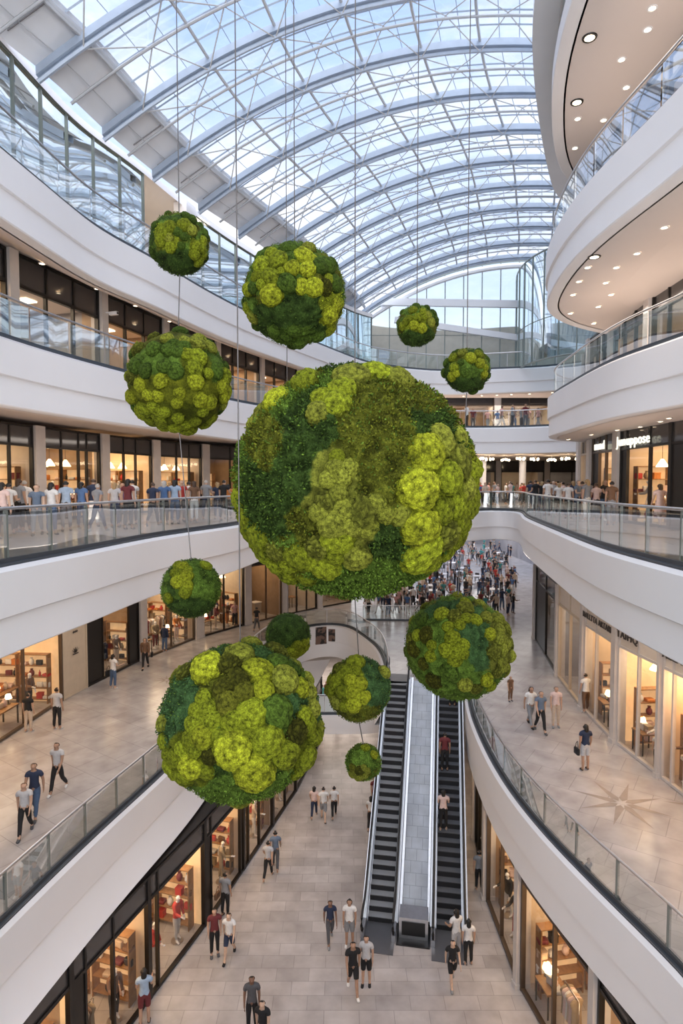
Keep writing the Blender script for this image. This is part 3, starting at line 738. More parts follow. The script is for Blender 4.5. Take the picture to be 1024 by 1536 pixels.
# eye level gallery, right crowd
RX = [(795,37.0),(803,36.0),(812,36.4),(821,34.5),(829,35.2),(838,33.6),(845,34.6),(852,32.4),(859,33.4),(866,31.8),(873,32.6),(880,30.6),(888,31.4),(894,29.4),(905,27.2),(917,28.8),(990,23.5)]
rt = ['navy','black','black','white','light grey','white','pale pink','white','navy','blue grey','pink','grey','maroon','pale pink','black','brown','pale pink']
for i, (px, Y) in enumerate(RX):
    Y = min(Y, (11.6-[0,.9,.4,1.3][i % 4])/((px-512)/F)); x = (px-512)/F*Y; t = rt[i]; b = cols_b[(i*7+1) % len(cols_b)]
    if i == len(RX)-1: person(x, Y, Z[3], 170, 'pale pink', 'pale pink', 'woman in a long pale pink dress walking past the dark shop at the right edge', 'walk', long=True, legs='skirt', hair='brown'); continue
    person(x, Y, Z[3], [170,200,150,185,30][i % 5], t, b, 'person in %s top and %s trousers, %s from left in right crowd' % (t, b, ords[i]), ['stand','hold','lean','stand'][i % 4], hair=['black','brown','fair'][i % 3], long=(i % 3 == 2))
# far crowds, one mesh each with the colours of their clothes
def tiny(pose, top, bot, hair):
    K = KITS[pose]; bm = bmesh.new(); n = 0
    me = bpy.data.meshes.new('far_person')
    for k in ('body','shirt','trousers','short_hair'):
        a = len(bm.faces); bm.from_mesh(K[k]); bm.faces.ensure_lookup_table()
        for f in bm.faces[a:]: f.material_index = n
        n += 1
    bm.to_mesh(me); bm.free()
    for m_ in (rp_.choice(SKIN), CLM[top], CLM[bot], HAIR[hair]): me.materials.append(m_)
    return me
TT = ['white','black','red','navy','pale pink','grey','blue','beige','maroon','teal','pink','light grey']
TM = [tiny(['stand','hold','walk','lean'][i % 4], t, cols_b[i % len(cols_b)], ['black','brown','fair'][i % 3]) for i, t in enumerate(TT)]
TBL = []
r = random.Random(12)
while len(TBL) < 26:
    Y = r.uniform(48,82); q = ((r.uniform(560,760)-512)/F*Y, Y)
    if all((q[0]-o[0])**2+(q[1]-o[1])**2 > 2.2 for o in TBL): TBL.append(q)
def crowd(n, gen, zz, where, group, seed):
    r = random.Random(seed)
    pts = []
    k = 0
    while len(pts) < n and k < n*60:
        k += 1; p = gen(r)
        if all((p[0]-q[0])**2+(p[1]-q[1])**2 > .6 for q in pts+TBL): pts.append(p)
    for i, p in enumerate(pts):
        j = r.randrange(len(TT)); o = obj('person', TM[j]); o.location = (p[0], p[1], zz); o.rotation_euler = (0,0,r.uniform(0,6.28)); s = r.uniform(.92,1.05); o.scale = (s,s,s)
        tag(o, 'far person in %s top %s' % (TT[j], where), 'person', 'far people in %s tops %s' % (TT[j], group))
crowd(46, lambda r: (lambda Y: ((r.uniform(695,845)-512)/F*Y, Y))(r.uniform(40.5,52)), Z[3], 'in the distant crowd at eye level', 'on the eye level gallery', 5)
crowd(12, lambda r: (lambda Y: ((r.uniform(670,815)-512)/F*Y, Y))(r.uniform(42,44.5)), Z[4], 'behind the far balustrade one level up', 'one level up', 6)
crowd(132, lambda r: (lambda Y: ((r.uniform(548,775)-512)/F*Y, Y))(r.uniform(45.5,64)), Z[2], 'in the busy food hall beyond the bridge', 'in the food hall', 7)
cb = bmesh.new(); r = random.Random(31); base_m = [CLM[k] for k in ('white','black','red','navy','grey','teal')]+[SKIN[0], HAIR['black']]
src = []
for q in TM[:6]:
    b0 = bmesh.new(); b0.from_mesh(q); src.append(b0)
for i in range(150):
    Y = r.uniform(64.5, 92); x = min(23.3, (r.uniform(550,772)-512)/F*Y); q = TM[r.randrange(4)]
    n0 = len(cb.verts); f0 = len(cb.faces); cb.from_mesh(q)
    cb.verts.ensure_lookup_table(); cb.faces.ensure_lookup_table()
    Mx = Matrix.Translation((x, Y, Z[2])) @ Matrix.Rotation(r.uniform(0,6.28), 4, 'Z')
    for v in cb.verts[n0:]: v.co = Mx @ v.co
    mp_ = [6, r.randrange(6), r.choice((1,3,4)), 7]
    for f in cb.faces[f0:]: f.material_index = mp_[f.material_index]
me = bpy.data.meshes.new('crowd'); cb.to_mesh(me); cb.free()
for m_ in base_m: me.materials.append(m_)
o = obj('crowd', me); tag(o, 'dense distant crowd at the back of the food hall', 'crowd'); o['kind'] = 'stuff'
crowd(12, lambda r: (r.uniform(-2,2.4), r.uniform(38.5,46)), Z[1], 'on the far ground floor under the walkway', 'on the far ground floor', 8)
# food hall tables
CH = MB(); CH.box((0,0,.45), (.42,.42,.04)); CH.box((0,.2,.68), (.42,.03,.42))
for a_ in (-.18,.18):
    for b_ in (-.18,.18): CH.box((a_,b_,.22), (.03,.03,.44))
CHM = CH.mesh('cafe_chair', CLM['dark grey'])
tab = MB(); tab.lathe([(.0,.74),(.55,.74),(.55,.70),(.0,.70)], 16); TAB = tab.mesh('tabletop', M['white'], 40)
tb = MB(); tb.lathe([(.28,0),(.28,.03),(.04,.05),(.04,.7)], 12); TB = tb.mesh('pedestal', M['steel'], 40)
for x, Y in TBL:
    t = empty('cafe_table', (x, Y, Z[2]), 0, 'round white cafe table in the food hall beyond the bridge', 'table', 'round cafe tables in the food hall')
    obj('tabletop', TAB, t); obj('pedestal', TB, t)
    for k in range(3):
        a_ = k*2.1+x; c_ = obj('cafe_chair', CHM); c_.location = (x+.78*math.cos(a_), Y+.78*math.sin(a_), Z[2]); c_.rotation_euler = (0,0,a_-math.pi/2)
        tag(c_, 'small dark chair at a white round table in the food hall', 'chair', 'dark chairs in the food hall')
# ------------------------------------------------------------------ shops
def mk(fn, *a): mb = MB(); fn(mb); return mb
def me_of(name, m, fn, smooth=None):
    mb = MB(); fn(mb); return mb.mesh(name, m, smooth)
def legs4(w, d, h):
    return [me_of('leg', M['dark_frame'], lambda mb, a=a, b=b: mb.box((a*(w/2-.05), b*(d/2-.05), h/2), (.05,.05,h))) for a in (-1,1) for b in (-1,1)]
KT = {}
KT['table'] = [('tabletop', me_of('tabletop', M['wood'], lambda mb: mb.box((0,0,.80), (1.5,.75,.06))))]+[('leg', m) for m in legs4(1.5,.75,.77)]
KT['counter'] = [('counter_body', me_of('counter_body', M['cream'], lambda mb: (mb.box((0,0,.46), (1.8,.6,.88)), mb.box((0,0,.03), (1.7,.5,.06))))), ('countertop', me_of('countertop', M['white'], lambda mb: mb.box((0,0,.93), (1.9,.7,.06))))]
def shelf_f(mb):
    for a in (-1,1): mb.box((a*.88,0,1.15), (.05,.36,2.3))
KT['shelf'] = [('side_frame', me_of('side_frame', M['wood'], shelf_f)), ('back_panel', me_of('back_panel', M['glow_wall'], lambda mb: mb.box((0,.17,1.15), (1.72,.02,2.26))))]+[('shelf', me_of('shelf', M['wood'], lambda mb, k=k: mb.box((0,0,.2+k*.52), (1.72,.34,.04)))) for k in range(5)]  # shelf backs carry the same added glow
def rack_f(mb):
    mb.tube([(-.75,0,.06),(-.75,0,1.5),(-.7,0,1.55),(.7,0,1.55),(.75,0,1.5),(.75,0,.06)], .018, 6)
    for a in (-1,1): mb.box((a*.75,0,.03), (.05,.5,.06))
KT['rack'] = [('frame', me_of('frame', M['steel'], rack_f, 60))]
KT['tlamp'] = [('lamp_base', me_of('lamp_base', M['dark_frame'], lambda mb: mb.lathe([(.09,0),(.09,.02),(.02,.04),(.015,.26)], 12), 40)), ('lamp_shade', me_of('lamp_shade', M['shade_glow'], lambda mb: mb.lathe([(.15,.24),(.10,.42),(.08,.42),(.13,.24)], 14), 40))]
KT['lamp'] = [('cord', me_of('cord', M['dark_frame'], lambda mb: mb.tube([(0,0,0),(0,0,-.7)], .01, 5))), ('lamp_shade', me_of('lamp_shade', M['shade_glow'], lambda mb: mb.lathe([(.05,-.68),(.22,-.95),(.24,-1.0),(.20,-1.0)], 14), 40))]
mann = bpy.data.meshes.new('mannequin_body')
bm = bmesh.new(); bm.from_mesh(KITS['lean']['body']); bm.to_mesh(mann); bm.free(); mann.materials.clear(); mann.materials.append(M['white'])
for p in mann.polygons: p.use_smooth = True
KT['mannequin'] = [('stand', me_of('stand', M['steel'], lambda mb: mb.lathe([(.22,-.03),(.22,0),(.2,0.0)], 14))), ('mannequin_body', mann)]
def garment_f(mb):
    rows = []
    for (w_, zz, d) in ((.05,0,.03),(.20,-.05,.05),(.24,-.12,.06),(.17,-.30,.06),(.18,-.55,.07),(.20,-.85,.08)):
        rows.append([(d*math.sin(a), w_*math.cos(a), zz) for a in [2*math.pi*k/10 for k in range(11)]])
    mb.grid(rows)
GARM = me_of('garment', M['white'], garment_f, 60)
FOLD = rounded((.32,.26,.12), (0,0,.06), .03); FOLD.name = 'folded_garment'
BOXG = me_of('gift_box', M['white'], lambda mb: (mb.box((0,0,.11), (.26,.22,.22)), mb.box((0,0,.235), (.28,.24,.05))))
BOTT = me_of('bottle', M['white'], lambda mb: mb.lathe([(.0,0),(.05,0),(.055,.03),(.055,.16),(.02,.21),(.018,.27),(.024,.28),(0,.28)], 10), 40)
VASE = me_of('vase', M['white'], lambda mb: mb.lathe([(.0,0),(.07,0),(.12,.10),(.11,.2),(.05,.28),(.07,.33),(.05,.33),(.0,.3)], 12), 50)
BAGG = rounded((.30,.13,.24), (0,0,.12), .04); BAGG.name = 'handbag'
GOOD = {'folded_garment': FOLD, 'gift_box': BOXG, 'bottle': BOTT, 'vase': VASE, 'handbag': BAGG}
lab_seen = set()
rs_ = random.Random(77)
def kit(name, kind, loc, rz, label, cat, group, sx=1):
    if label in lab_seen: pass
    lab_seen.add(label)
    r = empty(name, loc, rz, label, cat, group)
    for nm, me in KT[kind]: obj(nm, me, r)
    r.scale = (sx, 1, 1)
    return r
def good(kind, loc, rz, col, where, fixture):
    o = obj(kind, GOOD[kind]); o.location = loc; o.rotation_euler = (0,0,rz); setm(o, CLM[col])
    n = kind.replace('_', ' ')
    tag(o, '%s %s on the %s in %s' % (col, n, fixture, where), n.split()[-1], '%s %ss on the %s in %s' % (col, n, fixture, where))
nwin = [4]
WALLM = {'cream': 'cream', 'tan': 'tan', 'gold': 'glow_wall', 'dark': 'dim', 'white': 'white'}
def bay(p0, p1, z0, z1, frame, style, where, tr=.75, depth=3.6, mull=(.5,), items=2, goods=True, power=45, side='left', solid=(), pil=.35, band=None, glow=True, panel=None):
    p0, p1 = Vector(p0), Vector(p1); t = (p1-p0).normalized(); ang = math.atan2(t.y, t.x); inn = Vector((-t.y, t.x))
    W_ = (p1-p0).length; H = z1-z0
    nwin[0] += 1
    root = empty('window_%d' % nwin[0], P3(p0, z0), ang); struct(root, 'shopfront window of '+where)
    def wl(x, y, zz=0): q = p0+t*x+inn*y; return Vector((q.x, q.y, z0+zz))
    x0 = pil
    if pil:
        mb = MB(); mb.box((pil/2, .1, H/2), (pil, .5, H)); mb.box((pil/2, .08, .08), (pil+.04, .54, .16)); mb.build('pilaster', M['pilaster'], root)
    fw = .09; Hh = H-tr
    mb = MB()
    for x in (x0+fw/2, W_-fw/2): mb.box((x, .05, H/2), (fw, .16, H))
    xs = [x0]+[x0+(W_-x0)*m for m in mull]+[W_]
    for x in xs[1:-1]: mb.box((x, .05, H/2), (fw*.8, .13, H))
    for zz in (.06, Hh, H-.05): mb.box(((x0+W_)/2, .05, zz), (W_-x0, .14, .1))
    mb.build('frame', frame, root)
    for i, (a, b) in enumerate(zip(xs, xs[1:])):
        g = MB(); g.grid([[(a,.05,.1),(b,.05,.1)],[(a,.05,Hh),(b,.05,Hh)]])
        if i in solid:
            mb = MB(); mb.box(((a+b)/2, .05, Hh/2), (b-a-.04, .06, Hh)); mb.build('wall_panel', M[panel or 'dark_frame'], root)
        else: g.build('pane', M['shop_glass'], root)
    g = MB(); g.box(((x0+W_)/2, .05, Hh+tr/2), (W_-x0-.05, .04, tr-.1)); g.build('transom', band or M['dark_pane'], root)
    # room behind
    mb = MB(); r0 = MB()
    D = depth
    mb.grid([[(0,.2,0),(0,.2,H)],[(.02,D,0),(.02,D,H)],[(W_,D,0),(W_,D,H)],[(W_+.02,.2,0),(W_+.02,.2,H)]])
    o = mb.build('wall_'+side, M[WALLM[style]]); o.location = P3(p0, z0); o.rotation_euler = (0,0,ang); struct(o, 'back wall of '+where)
    mb = MB(); mb.grid([[(0,.1,Hh+.25),(W_,.1,Hh+.25)],[(0,D,Hh+.25),(W_,D,Hh+.25)]]); o = mb.build('ceiling', M['soffit']); o.location = P3(p0, z0); o.rotation_euler = (0,0,ang); struct(o, 'ceiling of '+where)
    if glow:
        mb = MB()
        for k in range(max(1, int(W_/1.6))):
            xx = .8+k*1.6
            if xx < W_-.3: mb.box((xx, D*.5, Hh+.22), (.5,.5,.04))
        o = mb.build('ceiling_lamp', M['ceil_panel'], root)
    if power:
        l = bpy.data.lights.new('shop_light', 'AREA'); l.shape = 'RECTANGLE'; l.size = W_*.8; l.size_y = D*.6; l.energy = power*1.0; l.color = (1,.70,.40) if style in ('gold','tan') else (1,.80,.58)
        o = bpy.data.objects.new('shop_light', l); C.objects.link(o); o.location = wl(W_/2, D*.5, Hh+.18); o.rotation_euler = (0,0,ang)
    if items:
        slots = {2: ['left','right'], 3: ['left','middle','right'], 4: ['far left','left','right','far right']}[max(2, min(4, round(W_/1.45)))]
        n = len(slots)
        COLS = ['white','beige','brown','orange','maroon','pale pink','khaki','black','red','light grey']
        for k, sname in enumerate(slots):
            x = x0+.3+(W_-x0-.6)*(k+.5)/n; sx = min(1, ((W_-x0-.6)/n-.12)/1.9)
            kit('display_shelf', 'shelf', wl(x, D-.32), ang, 'tall wooden display shelf at the back %s of %s' % (sname, where), 'shelf', None, sx)
            if goods:
                for lev in (1,2,3):
                    for q in (-.38,.36):
                        if rs_.random() < .7: good(rs_.choice(['folded_garment','gift_box','bottle','vase']), wl(x+q*1.6*sx, D-.34, .2+lev*.52+.02), ang+rs_.uniform(-.2,.2), rs_.choice(COLS), where, 'back shelves')
            for (y, row) in (((D*.60,'middle row'),) if D > 3 else ())+((max(.6, D*.24),'front row'),):
                kind = rs_.choice(['table','rack','counter','rack','mannequin'] if row == 'middle row' else ['table','mannequin','mannequin','rack','table'])
                if not goods and row == 'front row': continue
                if kind in ('table','counter'):
                    kit('display_table' if kind == 'table' else 'shop_counter', kind, wl(x, y), ang, '%s in the %s %s of %s' % ('wooden table' if kind == 'table' else 'pale counter', row, sname, where), 'table' if kind == 'table' else 'counter', None, sx)
                    hz = .83 if kind == 'table' else .96
                    if goods:
                        for q in (-.58,-.3,0,.3,.58):
                            if rs_.random() < .22: kit('table_lamp', 'tlamp', wl(x+q*sx, y, hz), 0, 'small lit table lamp in %s' % where, 'lamp', 'table lamps in %s' % where); continue
                            good(rs_.choice(['folded_garment','handbag','vase','gift_box','folded_garment']), wl(x+q*sx, y, hz), ang+rs_.uniform(-.4,.4), rs_.choice(COLS), where, 'tables')
                elif kind == 'rack':
                    kit('clothes_rack', 'rack', wl(x, y), ang, 'steel clothes rack in the %s %s of %s' % (row, sname, where), 'rack', None, sx)
                    if goods:
                        for q in range(6):
                            col = rs_.choice(['white','beige','maroon','navy','black','pale pink','khaki','brown'])
                            o = obj('hanging_garment', GARM); o.location = wl(x+(-.5+q*.2)*sx, y, 1.53); o.rotation_euler = (0,0,ang+rs_.uniform(-.15,.15)); setm(o, CLM[col])
                            tag(o, '%s garment hanging on the racks in %s' % (col, where), 'garment', '%s garments on the racks in %s' % (col, where))
                else:
                    ca, cb = rs_.choice(COLS), rs_.choice(COLS)
                    m_ = kit('mannequin', 'mannequin', wl(x, y, .03), ang+rs_.uniform(-.5,.5), 'mannequin in %s and %s, %s %s, %s' % (ca, cb, row.split()[0], sname, where[4:]), 'mannequin', None)
                    setm(obj('shirt', KITS['lean']['sleeves'], m_), CLM[ca]); setm(obj('trousers', KITS['lean']['trousers'], m_), CLM[cb])
            if goods:
                for yy, w_ in ((D*.36,'front'),(D*.72,'back')): kit('pendant_lamp', 'lamp', wl(x, yy, Hh+.25), 0, 'glowing pendant lamp over the %s %s of %s' % (w_, sname, where), 'lamp', None)
    if items and goods:
        far = W_-.3 if side == 'left' else x0+.32; sg = -1 if side == 'left' else 1
        for k in range(2 if D > 3 else 1):
            yc = D*.5-.1 if D < 3 else (1.15+k*1.5); sxx = .74 if D > 3 else min(.85, (D-1.0)/1.9)
            kit('display_shelf', 'shelf', wl(far, yc), ang+sg*math.pi/2, 'tall wooden shelf %s along the far side wall of %s' % (('outer','inner')[k], where), 'shelf', None, sxx)
            for lev in (0,1,2,3):
                for q in (-.5,-.2,.15,.48):
                    if rs_.random() < .75: good(rs_.choice(['folded_garment','gift_box','bottle','vase','handbag']), wl(far+.02*sg, yc+q*1.5*sxx, .2+lev*.52+.02), ang+sg*math.pi/2+rs_.uniform(-.2,.2), rs_.choice(COLS), where, 'side shelves')
    return root
def run_bays(path, s0, widths, z0, z1, frames, styles, where, **kw):
    s = s0
    for i, w_ in enumerate(widths):
        a, b = path.at(s)[0], path.at(s+w_)[0]
        k2 = {k: (v[i % len(v)] if isinstance(v, list) else v) for k, v in kw.items()}
        bay(a, b, z0, z1, M[frames[i % len(frames)]], styles[i % len(styles)], where % ords[i], **k2)
        s += w_
def text(body, size, loc, rz, m, label, ext=.02, tilt=math.pi/2):
    cu = bpy.data.curves.new('t', 'FONT'); cu.body = body; cu.size = size; cu.extrude = ext; cu.align_x = 'CENTER'; cu.align_y = 'CENTER'; cu.offset = .001; cu.space_character = 1.12
    o = bpy.data.objects.new('t', cu); C.objects.link(o); dg = bpy.context.evaluated_depsgraph_get(); dg.update()
    me = bpy.data.meshes.new_from_object(o.evaluated_get(dg)); bpy.data.objects.remove(o)
    me.materials.clear(); me.materials.append(m)
    o = obj('shop_sign', me); o.location = loc; o.rotation_euler = (tilt, 0, rz); tag(o, label, 'sign'); return o
def sign_on(path, s, zz, body, size, m, label, out=.12):
    p, t, n = path.at(s); q = p+n*out
    return text(body, size, P3(q, zz), math.atan2(t.y, t.x), m, label)
df, bf = 'dark_frame', 'brown_frame'
# left galleries
S4L = E5.offset(-2.45); a = S4L.near(-11,10)
run_bays(S4L, a, [4.2,4.2,4.2,4.0,4.0,4.0,4.0], Z[4], 8.75, [df], ['tan','tan','dark','tan','cream'], 'the %s upper left shop', tr=1.0, mull=[(.33,.66)], items=0, power=95, depth=3.2)
S3L = spline([(-13.2,8),(-13.6,14),(-13.6,19),(-13.2,23.4),(-12.2,27.0),(-10.9,32),(-8.8,36.6),(-5.4,41),(0,45)])
a = S3L.near(-13.6,16)
run_bays(S3L, a, [4.6,4.6,4.3,4.2,4.2,4.2,4.2,4.0], Z[3], 4.0, [df], ['tan','cream','tan','gold','cream','tan','cream','tan'], 'the %s eye level left shop', tr=.85, mull=[(.3,.62,.8),(.33,.66),(.3,.6,.75),(.35,.62),(.4,.7),(.5,)], items=2, goods=[True,True,True,True,True,False,False,False], power=[32,36,30,50,50,30,30,25], pil=.55)
S2L = spline([(-13.4,14),(-13.8,20),(-13.6,24.5),(-12.6,30),(-11.6,34),(-9.6,38.9),(-6.4,43.5),(-2,48.5),(2,52)])
cuts = [S2L.near(-13.8,19)]+[S2L.near(*at(px, py, Z[2])) for px, py in ((98,1053),(137,1031),(209,993),(291,960),(366,937))]
wd = [b-a for a, b in zip(cuts, cuts[1:])]; a = cuts[0]
run_bays(S2L, a, wd+[3.8,3.8,3.8], Z[2], -3.6, [bf,'cream',df,bf,df,bf,df,df], ['gold','cream','tan','cream','cream','tan','cream','tan'], 'the %s lower left shop', tr=.8, mull=[(.33,.66),(.02,),(.28,.8),(.5,),(.5,),(.5,)], solid=[(),(0,1),(0,2),(),(),(),(),()], goods=[True,False,True,True,True,False,False,False], power=[110,10,45,110,60,50,50,40], pil=[.0,.0,.0,.55,.7,.6,.5,.5], panel=[None,'cream',None,None,None,None,None,None])
S1L = spline([(-9.0,8),(-7.55,14),(-6.2,18.4),(-5.35,20.9),(-4.5,23.8),(-3.4,28),(-2.5,31.2),(-1.6,36),(-.8,42)])
a = S1L.near(-7.9,12)
run_bays(S1L, a, [3.2,3.4,3.4,3.4,3.4,3.4,3.4,3.4], Z[1], -10.9, [df], ['tan','gold','cream','gold','cream','tan','cream','tan'], 'the %s ground floor left shop', tr=.8, mull=[(.5,),(.16,.5),(.14,),(.14,.9),(.14,.5),(.5,)], solid=[(),(0,),(),(0,),(),()], goods=[True,True,True,True,True,True,False,False], power=[40,60,65,60,50,40,35,30], depth=2.5, pil=.0, side='left')
mb = MB(); loft(mb, E2L.sub(E2L.near(-8.2,8), E2L.near(-5.4,28)), -10.86, S1L.sub(S1L.near(-8.4,10), S1L.near(-3.6,27)), -10.86, 50)
struct(mb.build('ceiling', M['dark_frame']), 'canopy joining the ground floor shops to the gallery edge')
p, t, n = S2L.at((cuts[1]+cuts[2])/2)
emb = empty('wall_emblem', P3(p+n*.04, Z[2]+2.0), math.atan2(t.y,t.x), 'black crown shaped emblem on the cream wall left of the black doorway', 'emblem')
mb = MB()
for k in range(5):
    a_ = (k-2)*.42; c_, s_ = math.cos(a_), math.sin(a_)
    mb.add([(s_*.05-c_*.06,0,c_*.05),(s_*.05+c_*.06,0,c_*.05),(s_*.34+c_*.02,0,c_*.30),(s_*.34-c_*.02,0,c_*.30)], [(0,1,2,3)])
mb.box((0,0,-.02), (.42,.01,.06)); mb.build('crown', M['letter'], emb)
mb = MB()
for k in range(3):
    x_ = (k-1)*.12; mb.add([(x_-.09,0,1.05),(x_,0,.98),(x_+.09,0,1.05),(x_,0,1.13)], [(0,1,2,3)])
mb.build('lotus', M['letter'], emb)
mb = MB(); loft(mb, E2L.sub(E2L.near(-5.4,28), E2L.near(-3.4,41.2)), -10.86, S1L.sub(S1L.near(-3.6,27), S1L.L), -10.86, 50)
struct(mb.build('ceiling', M['white']), 'pale far canopy over the ground floor shops')
# right galleries (walked from far to near)
S5R = Path([(8.6,22),(8.3,18),(8.15,14),(8.1,4)])
run_bays(S5R, 0, [4,4.5,4.5,4.5], Z[5], 12.35, [df], ['dark','tan','tan','tan'], 'the %s topmost right shop', tr=.7, items=0, power=10, depth=2.6, side='right', pil=.4)
S4R = spline([(13,32.5),(11.9,29.5),(11.25,25),(10.8,20),(10.75,14),(11,6)])
run_bays(S4R, 0, [3.6,3.6,3.8,3.8,3.8,3.8,3.8], Z[4], 8.45, [df], ['tan','cream','tan','cream','tan','tan'], 'the %s upper right shop', tr=.9, mull=[(.33,.66)], items=0, power=30, depth=2.8, side='right', pil=.4)
sign_on(S4R, S4R.near(10.78,17.1), 7.95, 'XYXEL', .62, M['sign'], 'glowing pale green sign at the right edge one level up', .2)
S3R = spline([(14.5,41),(13.0,36),(12.0,31),(11.5,26.5),(11.5,20),(11.6,8)])
def s_px(path, px):
    k = (px-512)/F; i = min((i for i in range(len(path.p)) if path.p[i].y > 3), key=lambda i: abs(path.p[i].x/path.p[i].y-k)); return path.s[i]
cuts = [s_px(S3R, q) for q in (866,881,923,1003,1085)]
wd = [q-p for p, q in zip(cuts, cuts[1:])]; a = cuts[0]
run_bays(S3R, a, wd+[4.0,4.0], Z[3], 3.95, ['cream','brown_frame',df,df,df], ['cream','cream','gold','tan','cream','tan'], 'the %s eye level right shop', tr=.95, mull=[(.5,),(.3,.6),(.14,.62),(.3,.7),(.5,)], solid=[(),(0,),(0,),(0,),()], goods=[False,True,True,True,False,False], power=[35,50,60,40,36,25], side='right', pil=[.4,.4,.45,.0,.4,.4])
sign_on(S3R, s_px(S3R, 956), 3.28, 'Junuppose', .56, M['sign'], 'white glowing script sign on the dark shopfront at right', .16)
sign_on(S3R, s_px(S3R, 902), 3.25, 'mmd', .55, M['sign'], 'small glowing sign on the pale shopfront left of the dark one', .16)
S2R = spline([(14.2,45),(12.8,39.6),(11.5,32),(10.9,26.9),(10.7,23.8),(11.1,19.9),(11.6,12)])
cuts = [S2R.near(*at(px, py, Z[2])) for px, py in ((798,957),(838,1012),(868,1062),(914,1112),(978,1160),(1045,1205))]
wd = [b-a for a, b in zip(cuts, cuts[1:])]; a = cuts[0]
run_bays(S2R, a, wd+[3.6,3.6], Z[2], -3.7, [df,'cream','pilaster','pilaster','pilaster','pilaster'], ['dark','cream','gold','cream','gold','gold','cream'], 'the %s lower right shop', tr=1.0, mull=[(.5,),(.5,),(.4,),(.5,),(.33,.72),(.5,),(.5,)], solid=[(0,),(),(),(),(),(),()], goods=[False,False,True,True,True,True,False], depth=2.9, power=[12,45,60,70,110,110,50], side='right', pil=[.5,.3,.3,.3,.15,.15,.15], band=[M['dark_pane'],M['band'],M['band'],M['band'],M['band'],M['band'],M['band']])
sign_on(S2R, (cuts[2]*.5+cuts[3]*.5), -4.2, 'AMALLTTA ARTARI', .36, M['letter'], 'dark lettering on the beige band of the right shop row, farthest', .06)
sign_on(S2R, (cuts[3]*.72+cuts[4]*.28), -4.2, 'ATAIFIQ', .42, M['letter'], 'dark short lettering on the beige band above the widest glass', .06)
sign_on(S2R, (cuts[4]*.45+cuts[5]*.55), -4.2, 'CALLABBES', .42, M['letter'], 'dark lettering on the beige band at the right edge', .06)
S1R = spline([(8.2,35),(7.0,31),(6.25,27.5),(5.8,24),(5.68,21),(5.9,18.4),(6.5,15.6),(7.4,8)])
run_bays(S1R, .5, [3.6,3.8,4.0,4.2,4.2,4.2,4.2], Z[1], -10.9, [bf,bf,df], ['cream','cream','tan','cream','gold','tan'], 'the %s ground floor right shop', tr=.4, mull=[(.5,),(.5,),(.33,.66)], goods=[False,True,True,True,True,True,False], depth=2.6, power=[30,40,45,50,55,45,30], side='right', pil=.25)
# far halls
S3F = Path([(0,57),(5,57),(10,57),(14.5,57),(19,57),(24,57)])
run_bays(S3F, 0, [5,5,4.6,4.6,4.8], Z[3], 3.9, [df], ['dark','tan','dark','cream','dark'], 'the %s dark far end shop', tr=1.2, items=0, power=14, side='front', pil=.5)
S4F = Path([(-3,47.5),(2,47.5),(24,47.5)])
run_bays(S4F, 0, [5,5,5,5,5], Z[4], 8.4, [bf], ['tan','cream','tan','cream','tan'], 'the %s upper far end shop', tr=.7, items=0, power=40, side='front', pil=.5)
for x in (11.4, 14.6, 5.0):
    mb = MB(); mb.lathe([(.34,0),(.34,.15),(.27,.2),(.27,3.6),(.33,3.75),(.33,3.9)], 16); o = mb.build('wall_front', M['white'], smooth=40); o.location = (x, 48.5, 0); struct(o, 'round white column in the far hall at eye level')
mb = MB(); mb.grid([[(-24,62,0),(24,62,0)],[(-24,62,4.2),(24,62,4.2)]]); struct(mb.build('wall_front', M['dim']), 'far end wall at eye level')
mb = MB(); mb.grid([[(-24,58,5.4),(24,58,5.4)],[(-24,58,9.4),(24,58,9.4)]]); struct(mb.build('wall_front', M['dim']), 'far end wall one level up')
# globe chandeliers in the far hall
def arms(mb):
    mb.tube([(0,0,0),(0,0,-.35)], .015, 5)
    for k in range(5): a = k*1.2566; mb.tube([(0,0,-.3),(.28*math.cos(a),.28*math.sin(a),-.38-.05*(k % 2))], .012, 4)
ARM = me_of('arms', M['steel'], arms)
GLB = me_of('globe', M['bulb'], lambda mb: [mb.lathe([(.0,-.09),(.06,-.07),(.09,0),(.06,.07),(.0,.09)], 8, (.28*math.cos(k*1.2566), .28*math.sin(k*1.2566), -.44-.05*(k % 2))) for k in range(5)], 60)
for i, px in enumerate((718,733,757,780,801,826,846,868)):
    Y = 44.5+(i % 3)*1.1; x = (px-512)/F*Y
    c = empty('chandelier', (x, Y, 3.88), i, 'globe chandelier in the far hall ceiling, %s from the left' % ords[i], 'chandelier')
    obj('arms', ARM, c); obj('globe', GLB, c)
